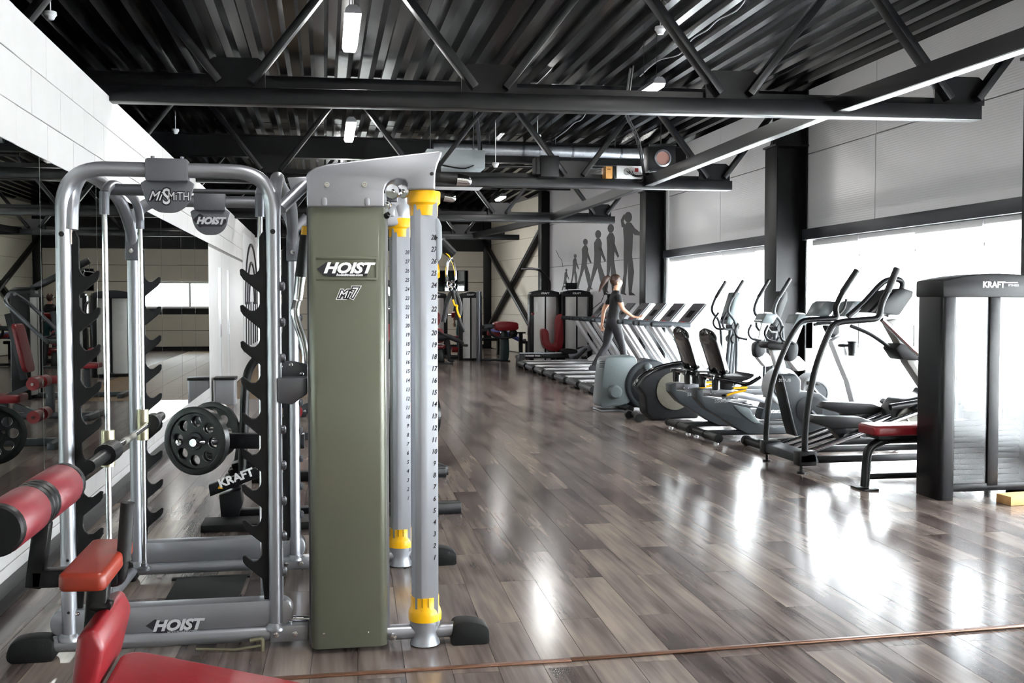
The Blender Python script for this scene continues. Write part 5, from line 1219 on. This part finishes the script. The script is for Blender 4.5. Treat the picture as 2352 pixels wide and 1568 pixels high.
# ---------------- treadmills
tm = thing('treadmill', 'silver treadmill, nearest of the row to the grey elliptical', 'treadmill', (4.24, 16.6, 0), -.02, 'treadmills facing the window', world=False)
B(.04, 1.62, -.26, .26, .13, .165).build('running_belt', black_pl, tm)
for s in (-1, 1): MB().prism([(0,.09),(1.6,.10),(1.62,.19),(.02,.17)], 'y', s*.26 if s > 0 else -.40, .40 if s > 0 else -.26).build('side_rail', mat('bright_rail', rgb(215,215,218), .25, .6), tm, .012)
B(-.04, .06, -.41, .41, .05, .16).build('rear_cap', black_pl, tm, .025)
T([(.0,-.42,.10),(.0,.42,.10)], .055, 14).build('rear_roller', black_pl, tm)
for s in (-.34, .34): B(.1, .18, s-.03, s+.03, 0, .09).build('foot', black_pl, tm)
MB().prism([(1.55,.05),(2.12,.05),(2.14,.2),(2.0,.30),(1.7,.30),(1.55,.2)], 'y', -.38, .38).build('motor_hood', white_pl, tm, .03)
for s in (-1, 1):
    MB().bar((1.88, s*.37, .2), (1.28, s*.37, 1.10), .06, .2, (0,1,0)).build('upright', white_pl, tm, .012)
    MB().bar((1.98, s*.37, .25), (1.43, s*.37, 1.10), .014, .014, (0,1,0)).build('upright_seam', grey_md, tm)
    T([(.98, s*.36, 1.14), (1.62, s*.36, 1.12)], .045, 14).build('hand_rail', grey_md, tm)
    MB().ball((.98, s*.36, 1.14), (.03,.045,.045), 12, 6).build('rail_end', grey_dk, tm)
B(1.5, 1.75, -.38, .38, 1.06, 1.13).build('console_beam', white_pl, tm, .02)
MB().prism([(1.62,1.12),(1.72,1.10),(2.02,1.42),(2.0,1.47),(1.93,1.47)], 'y', -.33, .33).build('console', white_pl, tm, .02)
MB().add([(1.625,-.3,1.138),(1.625,.3,1.138),(1.915,.3,1.467),(1.915,-.3,1.467),(1.615,-.3,1.146),(1.615,.3,1.146),(1.905,.3,1.475),(1.905,-.3,1.475)], [(0,1,2,3),(7,6,5,4),(0,4,5,1),(1,5,6,2),(2,6,7,3),(3,7,4,0)]).build('console_face', mat('console_grey', rgb(92,90,96), .35), tm)
MB().add([(1.70,-.12,1.238),(1.70,.12,1.238),(1.80,.12,1.352),(1.80,-.12,1.352),(1.698,-.12,1.2415),(1.698,.12,1.2415),(1.798,.12,1.3555),(1.798,-.12,1.3555)], [(0,1,2,3),(7,6,5,4),(0,4,5,1),(1,5,6,2),(2,6,7,3),(3,7,4,0)]).build('display', screen, tm)
B(1.60, 1.64, -.06, .06, 1.16, 1.175).build('stop_key', mat('stop_red', rgb(190,40,40), .4), tm)
tb_ = ['treadmill second in the row from the grey elliptical', 'treadmill third from the grey elliptical, under the walking person', 'treadmill right behind the walking person', 'treadmill fifth in the row from the grey elliptical', 'treadmill sixth in the row, one before the farthest', 'farthest treadmill of the row, next to the rowing machine']
for k in range(6): dup(tm, (4.24+.02*(k+1), 16.6+1.05*(k+1), 0), -.02, 'silver '+tb_[k])

# ---------------- pulldown tower with frosted panels, near right edge
kt = thing('weight_stack_tower', 'black weight stack tower with frosted panels at the right edge of the room', 'weight tower', (5.0, 7.2, 0))
yk = 7.13; xk0, xk1 = 4.555, 5.46
frost = bpy.data.materials.new('frosted_acrylic'); frost.use_nodes = True; nt = frost.node_tree; nt.nodes.remove(nt.nodes['Principled BSDF'])
a_ = nt.nodes.new('ShaderNodeBsdfTranslucent'); a_.inputs['Color'].default_value = (.9,.92,.94,1)
b_ = nt.nodes.new('ShaderNodeBsdfTransparent'); g_ = nt.nodes.new('ShaderNodeBsdfRefraction'); g_.inputs['IOR'].default_value = 1.0; g_.inputs['Roughness'].default_value = .14; g_.inputs['Color'].default_value = (.95,.96,.97,1)
h_ = nt.nodes.new('ShaderNodeBsdfGlossy'); h_.inputs['Roughness'].default_value = .12
m1 = nt.nodes.new('ShaderNodeMixShader'); m1.inputs['Fac'].default_value = .01; m2 = nt.nodes.new('ShaderNodeMixShader'); m2.inputs['Fac'].default_value = .05
nt.links.new(g_.outputs[0], m1.inputs[1]); nt.links.new(a_.outputs[0], m1.inputs[2]); nt.links.new(m1.outputs[0], m2.inputs[1]); nt.links.new(h_.outputs[0], m2.inputs[2]); nt.links.new(m2.outputs[0], nt.nodes['Material Output'].inputs['Surface'])
MB().prism(rrect(xk0, xk0+.13, yk, yk+.34, .035), 'z', 0, 1.58).build('side_post', black_st, kt, .006)
MB().prism(rrect(xk1-.13, xk1, yk, yk+.34, .035), 'z', 0, 1.58).build('side_post', black_st, kt, .006)
xc_ = (xk0+xk1)/2; hw_ = (xk1-xk0)/2
MB().prism([(xk0-.005,1.535)]+[(xc_+hw_*1.01*a_, 1.715-.055*a_*a_) for a_ in [i/7-1 for i in range(15)]]+[(xk1+.005,1.535)], 'y', yk-.015, yk+.355).build('arched_head', black_pl, kt, .012)
B(xk0+.1, xk1-.1, yk+.02, yk+.32, .06, .12).build('bottom_rail', black_st, kt, .006)
B(xc_-.045, xc_+.045, yk+.015, yk+.06, .1, 1.54).build('center_post', black_st, kt, .006)
for a_, b2 in ((xk0+.13, xc_-.045), (xc_+.045, xk1-.13)): B(a_-.005, b2+.005, yk+.03, yk+.036, .12, 1.54).build('frosted_panel', frost, kt)
for k in range(11): B(xc_-.30, xc_+.30, yk+.12, yk+.26, .13+k*.042, .13+k*.042+.038).build('stack_plate', black_st, kt, .003)
B(xc_-.12, xc_+.12, yk+.14, yk+.24, .59, .66).build('stack_top', black_st, kt, .01)
for s in (-.2, .2): T([(xc_+s, yk+.19, .1), (xc_+s, yk+.19, 1.6)], .012, 10).build('guide_rod', chrome, kt)
T([(xc_, yk+.19, .5), (xc_, yk+.19, 1.6)], .004, 6).build('lift_cable', black_pl, kt)
cc = atY(2283, 654, yk-.016)
text(MB(), 'KRAFT', .062, cc, sx=1.0, bold=.0025).build('head_lettering', print_wh, kt)
text(MB(), 'FITNESS', .022, (cc.x+.165, cc.y, cc.z-.004), sx=1.15).build('head_lettering', print_wh, kt)
B(cc.x+.085, cc.x+.2, cc.y-.0008, cc.y+.0004, cc.z+.014, cc.z+.022).build('head_lettering', print_wh, kt)
# bench on its left
rb_ = thing('low_bench', 'low red topped bench on a black tube frame beside the weight tower', 'bench', (4.6, 7.75, 0))
z0, z1 = .44, .52
MB().prism(rrect(4.26, 5.5, 7.55, 7.85, .05), 'z', z0, z1).build('seat_pad', red, rb_, .02, 3)
B(4.32, 5.45, 7.6, 7.8, z0-.03, z0).build('pad_board', black_st, rb_)
T(fillet([(4.26, 7.7, .02), (4.28, 7.7, .33), (4.42, 7.7, .395), (5.4, 7.7, .395)], .14, 6), .035, 12).build('bench_leg', black_st, rb_)
T([(4.28, 7.7, .10), (4.80, 7.7, .10)], .024, 10).build('lower_tube', black_st, rb_)
T([(4.80, 7.7, .10), (5.3, 7.56, .10)], .024, 10).build('lower_tube', black_st, rb_)
T([(5.35, 7.7, .02), (5.35, 7.7, .4)], .03, 10).build('bench_leg', black_st, rb_)
for x in (4.26, 5.35): B(x-.07, x+.07, 7.6, 7.8, 0, .015).build('floor_plate', black_st, rb_, .003)
wd_ = thing('wooden_block', 'small pale wooden block on the floor at the right edge', 'wood block', (5.1, 6.9, 0))
oak = mat('pale_oak', rgb(196,152,98), .55, noise=.12, scale=14)
MB().prism([(4.96,6.86),(5.44,6.92),(5.42,7.08),(4.95,7.02)], 'z', 0, .065).build('block_body', oak, wd_, .004)
MB().prism([(4.962,6.861),(5.438,6.921),(5.421,7.079),(4.952,7.019)], 'z', .065, .067).build('block_top', mat('oak_top', rgb(206,166,112), .5, noise=.1, scale=20), wd_)
# ================================================================ FAR END OF THE HALL
def far_tower(label, x, y, w):
    t = thing('weight_stack_tower', label, 'weight tower', (x, y, 0), group='silver weight stack towers at the far end')
    kraft_tower(t, x, y, w, 1.80, .32)
    return t
YT = 24.15
t1 = far_tower('silver weight stack tower with arm and red seat, left of its twin below the mural', 5.14, YT, .64)
MB().prism(spl2(profY(YT-.3, [(1252,800),(1244,765),(1248,755),(1258,760),(1262,785),(1276,788),(1278,735),(1286,722),(1291,728),(1290,800)]), 3), 'y', YT-.36, YT-.08).build('red_seat', red, t1, .02)
MB().bar(atY(1270,800,YT-.3), (atY(1270,800,YT-.3).x, YT-.3, .02), .08, .1).build('seat_post', black_st, t1)
T(spl([atY(u, v, YT+.1) for u, v in ((1262,672),(1262,648),(1254,635),(1236,619),(1200,617))], 5), .028, 8).build('lat_boom', black_st, t1)
T([atY(1198,617,YT-.1), atY(1238,617,YT+.1)], .018, 8).build('lat_bar', chrome, t1)
B(*(lambda a: (a.x-.02, a.x+.04))(atY(1218,702,YT)), YT-.3, YT-.2, 1.2, 1.24).build('thigh_pad', red, t1, .01)
MB().prism(profY(YT-.02, [(1231,693),(1245,693),(1245,716),(1231,716)]), 'y', YT-.0, YT+.02).build('instruction_sheet', white_paint, t1)
t2 = far_tower('bright silver weight stack tower nearest the treadmills, below the mural', 5.88, YT-.1, .64)
for k in range(2):
    bx_ = thing('dark_carton', ('upper' if k else 'lower')+' dark flat box of the pair on top of the bright silver tower', 'box', atY(1316,660,YT), group='boxes on the far tower')
    zz = 1.80+k*.075
    MB().prism(rrect(5.62, 5.90, YT-.05, YT+.2, .02), 'z', zz, zz+.062).build('carton', grey_dk, bx_, .004)
    B(5.615, 5.905, YT-.055, YT+.205, zz+.062, zz+.073).build('lid', grey_dk, bx_, .003)
# rower
ry = 23.55
rw = thing('rowing_machine', 'rowing machine with dark rail and lettering beyond the farthest treadmill', 'rowing machine', (5.0, ry, 0))
MB().prism(profY(ry, [(1193,813),(1306,812),(1306,822),(1195,823)]), 'y', ry-.04, ry+.04).build('seat_rail', grey_dk, rw, .006)
B(*(lambda a, b: (a.x, b.x))(atY(1193,812,ry), atY(1330,812,ry)), ry-.045, ry+.045, atY(1200,812,ry).z, atY(1200,810,ry).z+.005).build('rail_cap', silver, rw)
MB().prism(profY(ry, [(1190,815),(1203,815),(1198,843),(1187,843)]), 'y', ry-.2, ry+.2).build('rear_leg', grey_dk, rw, .01)
text(MB(), 'RW500M PRO', .05, atY(1222,817,ry-.042), sx=1.25, bold=.002).build('rail_lettering', print_wh, rw)
MB().prism(spl2(profY(ry, [(1288,803),(1300,800),(1320,802),(1322,810),(1300,812),(1290,810)]), 3), 'y', ry-.15, ry+.15).build('seat', black_pl, rw, .01)
MB().bar(atY(1306,818,ry), atY(1385,785,ry), .1, .14).build('front_frame', silver, rw, .01)
MB().bar(atY(1340,818,ry), (atY(1350,830,ry).x, ry, .02), .3, .06).build('front_leg', grey_dk, rw)
MB().bar(atY(1318,828,ry-.1), atY(1345,800,ry-.1), .28, .03).build('foot_plate', black_pl, rw)
T([atY(1325,800,ry), atY(1350,795,ry)], .02, 8).build('handle', grip, rw)
# biceps machine
bi = thing('biceps_machine', 'preacher curl machine with a thick red arm pad, left of the cross braces', 'weight machine', (4.2, 26.0, 0), group='red padded weight machines')
yb = 26.0
kraft_tower(bi, atY(1085,700,yb+.5).x-.05, yb+.45, .5, 1.78, .25)
T([(atY(1100,700,yb).x, yb, .0), (atY(1100,700,yb).x, yb, 1.76)], .07, 14).build('front_post', mat('dark_chrome', rgb(110,112,118), .25, .9), bi)
MB().prism(spl2(profY(yb, [(1134,742),(1150,738),(1183,740),(1187,748),(1184,757),(1150,759),(1138,757)]), 3), 'y', yb-.25, yb+.25).build('arm_pad', red, bi, .03)
MB().prism(profY(yb, [(1112,745),(1132,744),(1132,753),(1112,755)]), 'y', yb-.08, yb+.08).build('pad_mount', grey_md, bi, .01)
T(spl([atY(u, v, yb-.15) for u, v in ((1124,752),(1127,765),(1140,774),(1160,776),(1178,773))], 5), .03, 8).build('lever_arm', grey_dk, bi)
MB().prism(spl2(profY(yb, [(1150,762),(1163,760),(1168,790),(1167,822),(1158,829),(1149,826),(1149,800)]), 3), 'y', yb-.1, yb+.1).build('pedestal', mat('dark_teal_steel', rgb(36,52,54), .35), bi, .02)
MB().lathe([(.0,-.01),(.05,0),(.1,.01),(.1,.15),(0,.16)], atY(1180,766,yb-.2), (0,1,0), 16).build('elbow_roller', black_pl, bi)
T([atY(1103,826,yb), atY(1150,826,yb)], .03, 8).build('base_tube', grey_md, bi)
MB().bar(atY(1120,765,yb+.2), atY(1150,768,yb+.2), .3, .1).build('seat_pad', red, bi, .02)
B(*(lambda a: (a.x-.12, a.x+.12))(atY(1158,828,yb)), yb-.2, yb+.2, 0, .03).build('base_foot', black_st, bi)
# leg curl machine
yl = 27.4
lc = thing('leg_curl_machine', 'leg machine with four red foam rollers hanging behind the chrome carabiner', 'weight machine', (atY(1060,800,yl).x, yl, 0), group='red padded weight machines')
def rl(u0, u1, v, r_, nm='foam_roller'): MB().lathe([(.03,0),(r_,.0),(r_,(atY(u1,v,yl)-atY(u0,v,yl)).length),(.03,(atY(u1,v,yl)-atY(u0,v,yl)).length)], atY(u0, v, yl-.2), (1,0,0), 18).build(nm, red, lc)
rl(1037, 1082, 723, .075); rl(1038, 1060, 803, .07); rl(1071, 1088, 803, .07)
T([atY(1030,723,yl-.2), atY(1086,723,yl-.2)], .02, 8).build('roller_axle', chrome, lc)
T([atY(1040,803,yl-.2), atY(1086,803,yl-.2)], .02, 8).build('roller_axle', chrome, lc)
MB().prism(profY(yl, [(1038,771),(1080,771),(1080,777),(1038,778)]), 'y', yl-.2, yl+.2).build('seat_pad', red, lc, .02)
MB().bar(atY(1064,780,yl), (atY(1064,780,yl).x, yl, .02), .12, .16).build('pedestal', grey_dk, lc, .02)
B(*(lambda a: (a.x-.4, a.x+.3))(atY(1060,815,yl)), yl-.06, yl+.06, 0, .06).build('base_beam', grey_dk, lc)
xx = atY(1015,700,yl).x
kraft_tower(lc, xx-.1, yl+.4, .5, 1.78, .25)
MB().bar((xx, yl+.4, .05), (atY(1064,800,yl).x, yl, .05), .08, .08).build('base_beam', grey_dk, lc)
# red padded seat at the left of it
ys_ = 25.2
rs = thing('leg_extension_seat', 'red seat and backrest half hidden behind the numbered column', 'weight machine', (atY(1006,800,ys_).x, ys_, 0), group='red padded weight machines')
MB().prism(spl2(profY(ys_, [(1000,718),(1008,720),(1010,735),(1006,745),(1000,745)]), 3), 'y', ys_-.2, ys_+.2).build('head_pad', red, rs, .02)
MB().prism(spl2(profY(ys_, [(998,755),(1014,755),(1019,770),(1017,784),(1002,787),(998,780)]), 3), 'y', ys_-.2, ys_+.2).build('back_pad', red, rs, .02)
MB().prism(profY(ys_, [(990,792),(1022,791),(1022,799),(990,800)]), 'y', ys_-.22, ys_+.22).build('seat_pad', red, rs, .02)
MB().prism(profY(ys_, [(1000,800),(1018,800),(1020,832),(1002,832)]), 'y', ys_-.15, ys_+.15).build('pedestal', black_st, rs, .02)
T([atY(1002,800,21.8), atY(1004,858,21.8)], .03, 8).build('silver_leg', silver, rs) if False else None
B(*(lambda a: (a.x-.3, a.x+.3))(atY(1010,830,ys_)), ys_-.2, ys_+.2, 0, .04).build('base_foot', black_st, rs)
# black rack stand and low bench in front of the braces
st2 = thing('dumbbell_stand', 'black low stand with two upright posts in front of the braced wall', 'stand', atZ(1195,815,0))
ysd = 27.9
for u0, u1, v0 in ((1192,1200,763), (1207,1213,784)):
    a, b2 = atY(u0, v0, ysd), atY(u1, v0, ysd); B(a.x, b2.x, ysd-.05, ysd+.05, 0.02, a.z).build('post', black_st, st2)
    B(a.x-.12, b2.x+.08, ysd-.06, ysd+.06, a.z-.03, a.z+.01).build('top_plate', black_st, st2)
B(atY(1185,800,ysd).x, atY(1218,800,ysd).x, ysd-.2, ysd+.2, 0, .04).build('base', black_st, st2)
# framed mirror on back wall
fm = thing('framed_mirror', 'square mirror hung on the beige back wall', 'mirror', (4.0, YB-.06, 2.0))
a, b2 = atY(1008,622,YB-.07), atY(1074,668,YB-.07)
B(a.x, b2.x, YB-.075, YB-.055, b2.z, a.z).build('glass', mm, fm)
B(a.x-.02, b2.x+.02, YB-.07, YB-.052, b2.z-.02, a.z+.02).build('frame', grey_md, fm)

# ================================================================ PEOPLE
def figure(o, name, J, bones, paint_fn, mats_):
    names = list(J); me = bpy.data.meshes.new(name)
    me.from_pydata([J[n][:3] for n in names], [(names.index(a), names.index(b)) for a, b in bones] and [tuple((names.index(a), names.index(b))) for a, b in bones], [])
    ob = bpy.data.objects.new('tmp', me); COL.objects.link(ob)
    m = ob.modifiers.new('s', 'SKIN'); m.use_smooth_shade = True; m.branch_smoothing = .6
    for i, n in enumerate(names):
        r = J[n][3]; r = tuple(1.14*q for q in r) if isinstance(r, tuple) else r*(1.12 if r > .03 else 1); me.skin_vertices[0].data[i].radius = r if isinstance(r, tuple) else (r, r)
        me.skin_vertices[0].data[i].use_root = (n == 'pelvis')
    s = ob.modifiers.new('u', 'SUBSURF'); s.levels = 2; s.render_levels = 2
    dg = bpy.context.evaluated_depsgraph_get(); dg.update()
    out = bpy.data.meshes.new_from_object(ob.evaluated_get(dg)); bpy.data.objects.remove(ob)
    out.materials.clear()
    for mm_ in mats_: out.materials.append(mm_)
    for p in out.polygons: p.use_smooth = True; p.material_index = paint_fn(p.center)
    b = bpy.data.objects.new(name, out); COL.objects.link(b); b.parent = o
    return b
tshirt = mat('black_tshirt', rgb(20,19,22), .75, noise=.1); tights = mat('charcoal_leggings', rgb(30,28,34), .6, noise=.08)
shoe = mat('dark_shoe', rgb(34,34,38), .6); teal = mat('teal_leggings', rgb(16,64,70), .7); blue_tr = mat('blue_trousers', rgb(60,66,130), .7)
def hand(J, bones, w, d, side, pre, curl=.3):
    """palm and five fingers grown from wrist joint w along d"""
    p = Vector(J[w][:3]); d = Vector(d).normalized(); s = Vector(side).normalized(); dn = d.cross(s).normalized()
    J[pre+'palm'] = (*(p+d*.05), (.032, .018)); bones.append((w, pre+'palm'))
    J[pre+'palm2'] = (*(p+d*.085), (.034, .016)); bones.append((pre+'palm', pre+'palm2'))
    for i, (off, ln) in enumerate(((-.028,.062),(-.009,.074),(.01,.07),(.028,.055))):
        a = p+d*.105+s*off; b = a+d*ln*.5+dn*ln*.25*curl; c = b+d*ln*.3+dn*ln*.5*curl
        J['%sf%da' % (pre, i)] = (*a, .0095); J['%sf%db' % (pre, i)] = (*b, .0085); J['%sf%dc' % (pre, i)] = (*c, .0075)
        bones += [(pre+'palm2', '%sf%da' % (pre, i)), ('%sf%da' % (pre, i), '%sf%db' % (pre, i)), ('%sf%db' % (pre, i), '%sf%dc' % (pre, i))]
    a = p+d*.055-s*.04; b = a+d*.035-s*.012
    J[pre+'t1'] = (*a, .011); J[pre+'t2'] = (*b, .009); bones += [(pre+'palm', pre+'t1'), (pre+'t1', pre+'t2')]
def body(hipR, kneeR, ankR, hipL, kneeL, ankL, elR, wrR, elL, wrL, lean=.03, toe=.13, H=1.0):
    J = {'pelvis': (0,0,.93,(.145,.115)), 'waist': (lean*.4,0,1.06,(.125,.095)), 'chest': (lean,0,1.27,(.155,.11)), 'upper': (lean*1.2,0,1.38,(.13,.085)),
         'neck': (lean*1.5,0,1.45,.05), 'jaw': (lean*1.6+.02,0,1.52,(.062,.068)), 'face': (lean*1.6+.02,0,1.59,(.074,.088)), 'crown': (lean*1.6+.01,0,1.66,(.062,.075)),
         'nose': (lean*1.6+.118,0,1.575,.012)}
    bones = [('pelvis','waist'),('waist','chest'),('chest','upper'),('upper','neck'),('neck','jaw'),('jaw','face'),('face','crown'),('face','nose')]
    for s, h, k, a, e, w in (('R', hipR, kneeR, ankR, elR, wrR), ('L', hipL, kneeL, ankL, elL, wrL)):
        sg = -1 if s == 'R' else 1
        J['hip'+s] = (*h, .098); J['thigh'+s] = (*[(h[i]*.5+k[i]*.5) for i in range(3)], .084); J['knee'+s] = (*k, .06)
        J['calf'+s] = (*[(k[i]*.65+a[i]*.35) for i in range(3)], .058); J['ank'+s] = (*a, .04); J['heel'+s] = (a[0]-.02, a[1], a[2]-.05, .036); J['toe'+s] = (a[0]+toe, a[1], a[2]-.06, .032)
        J['sho'+s] = (lean*1.1, sg*.165, 1.37, .062); J['uarm'+s] = (lean*.6+e[0]*.45, sg*.185*.5+e[1]*.5, 1.37*.5+e[2]*.5, .045); J['el'+s] = (*e, .036); J['wr'+s] = (*w, .025)
        bones += [('pelvis','hip'+s),('hip'+s,'thigh'+s),('thigh'+s,'knee'+s),('knee'+s,'calf'+s),('calf'+s,'ank'+s),('ank'+s,'heel'+s),('heel'+s,'toe'+s),('upper','sho'+s),('sho'+s,'uarm'+s),('uarm'+s,'el'+s),('el'+s,'wr'+s)]
    return J, bones
# ---- woman walking on the treadmill, facing the window
wo = thing('person', 'person with brown ponytail in black t-shirt and leggings walking on a treadmill', 'person', (5.27, 18.7, .165), 0, world=False)
wo.scale = (1.07, 1.07, 1.07)
J, bo = body((.0,-.09,.88), (.13,-.09,.50), (.21,-.09,.10), (-.02,.09,.88), (-.10,.09,.49), (-.32,.09,.16), (.10,-.23,1.12), (.27,-.27,.99), (-.11,.23,1.12), (-.14,.22,.88))
hand(J, bo, 'wrR', (.9,-.1,-.05), (0,1,.2), 'hr', .8); hand(J, bo, 'wrL', (.05,0,-1), (1,0,0), 'hl', .5)
def pw(c):
    if abs(c.y) > .2 or (abs(c.y) > .165 and c.z < 1.2 and c.z > .8): return 2 if c.z < 1.24 else 0
    if c.z > 1.445: return 2
    if c.z > .98: return 0
    return 1 if c.z > .10 or c.x < -.2 and c.z > .14 else 3
figure(wo, 'body', J, bo, pw, [tshirt, tights, skin, shoe])
hx = .055
hr = MB().ball((hx-.022, 0, 1.625), (.102, .088, .105), 18, 12); hr.v = [p if p.x < hx+.05 or p.z > 1.67 else Vector((hx+.05, p.y, p.z)) for p in hr.v]; hr.build('hair', hair_m, wo)
T(spl([(hx-.10,0,1.655),(hx-.16,.0,1.66),(hx-.22,.0,1.60),(hx-.27,.01,1.51),(hx-.31,.0,1.42)], 5), [.028]*3+[.035,.04,.045,.05,.052,.052,.05,.048,.045,.043,.04,.036,.032,.028,.024,.02,.014,.01][:18], 12).build('ponytail', hair_m, wo)
for s in (-1, 1): MB().ball((hx+.072, s*.032, 1.60), (.008,.012,.009), 8, 6).build('eye', print_dk, wo); MB().ball((hx-.005, s*.083, 1.575), (.018,.01,.028), 8, 6).build('ear', skin, wo)
MB().ball((hx+.078, 0, 1.53), (.008,.024,.007), 8, 5).build('mouth', mat('lips', rgb(170,90,85), .5), wo)
for s, p in (('R', (.21,-.09,.10)), ('L', (-.32,.09,.16))):
    MB().prism(spl2([(p[0]-.07,p[2]-.10),(p[0]-.06,p[2]-.02),(p[0]+.03,p[2]-.015),(p[0]+.16,p[2]-.06),(p[0]+.18,p[2]-.085),(p[0]+.15,p[2]-.10)], 4), 'y', p[1]-.045, p[1]+.045).build('shoe', shoe, wo, .012)
# ---- person seen from behind by the leg machine
pb = thing('person', 'person in black top and teal leggings standing with back turned by the red rollers', 'person', (atY(1062,700,28.9).x, 28.9, 0), PI/2, world=False)
J, bo = body((0,-.09,.88), (.03,-.1,.49), (0,-.1,.09), (0,.09,.88), (.03,.1,.49), (0,.1,.09), (.06,-.24,1.12), (.16,-.2,.95), (.06,.24,1.12), (.16,.2,.95))
hand(J, bo, 'wrR', (.3,0,-1), (0,1,0), 'hr'); hand(J, bo, 'wrL', (.3,0,-1), (0,-1,0), 'hl')
figure(pb, 'body', J, bo, lambda c: (2 if c.z < 1.24 else 0) if abs(c.y) > .2 else (2 if c.z > 1.445 else 0 if c.z > .98 else 1 if c.z > .1 else 3), [tshirt, teal, skin, shoe])
MB().ball((.03, 0, 1.62), (.1, .088, .11), 14, 10).build('hair', hair_m, pb)
# ---- person lying on a bench behind the curl machine: legs in blue trousers
ln_ = thing('person', 'person lying back with blue trousers stretched out behind the red arm pad', 'person', (3.9, 29.2, .52), 0, world=False)
J, bo = body((0,-.09,.88), (.0,-.1,.49), (.0,-.1,.09), (0,.09,.88), (.0,.1,.49), (0,.1,.09), (.1,-.22,1.15), (.25,-.2,1.3), (.1,.22,1.15), (.25,.2,1.3))
J = {k: (1.75-v[2], v[1], v[0]*.9+ .1 - max(0, .55-v[2])*.55, v[3]) for k, v in J.items()}
hand(J, bo, 'wrR', (-.2,0,1), (0,1,0), 'hr'); hand(J, bo, 'wrL', (-.2,0,1), (0,1,0), 'hl')
figure(ln_, 'body', J, bo, lambda c: 2 if c.x < .3 else 0 if c.x < .75 else 1 if c.x < 1.62 else 3, [tshirt, blue_tr, skin, shoe])
MB().ball((.12, 0, .1), (.09, .085, .1), 12, 8).build('hair', hair_m, ln_)
lbn = thing('flat_bench', 'black flat bench under the lying person', 'bench', (4.3, 29.2, 0))
MB().prism(rrect(3.85, 5.0, 29.05, 29.35, .05), 'z', .40, .48).build('bench_pad', black_pl, lbn, .02)
for x in (4.0, 4.85): MB().box(x-.03, x+.03, 29.1, 29.3, 0, .4).build('bench_leg', black_st, lbn)
# ---- seated person with one leg stretched out, mostly behind the numbered column
se = thing('person', 'seated person in black stretching one leg out from behind the numbered column', 'person', (atY(985,800,ys_-.35).x, ys_-.4, .02), 0, world=False)
J, bo = body((.05,-.1,.62), (.45,-.1,.66), (.80,-.1,.50), (.05,.1,.62), (.45,.12,.6), (.5,.12,.12), (.1,-.26,.82), (.3,-.24,.72), (.1,.26,.82), (.3,.24,.72))
for k in ('pelvis','waist','chest','upper','neck','jaw','face','crown','nose','shoR','shoL'):
    v = J[k]; J[k] = (v[0]-.02, v[1], v[2]-.28, v[3])
for k in ('uarmR','uarmL'): v = J[k]; J[k] = (v[0], v[1], v[2]-.14, v[3])
hand(J, bo, 'wrR', (.8,0,-.4), (0,1,0), 'hr'); hand(J, bo, 'wrL', (.8,0,-.4), (0,1,0), 'hl')
figure(se, 'body', J, bo, lambda c: 2 if c.z > 1.165 else 0 if c.z > .75 else 1 if c.x < .78 and c.z > .1 else 3, [tshirt, tights, skin, shoe])
MB().ball((.03, 0, 1.34), (.1, .088, .11), 14, 10).build('hair', hair_m, se)
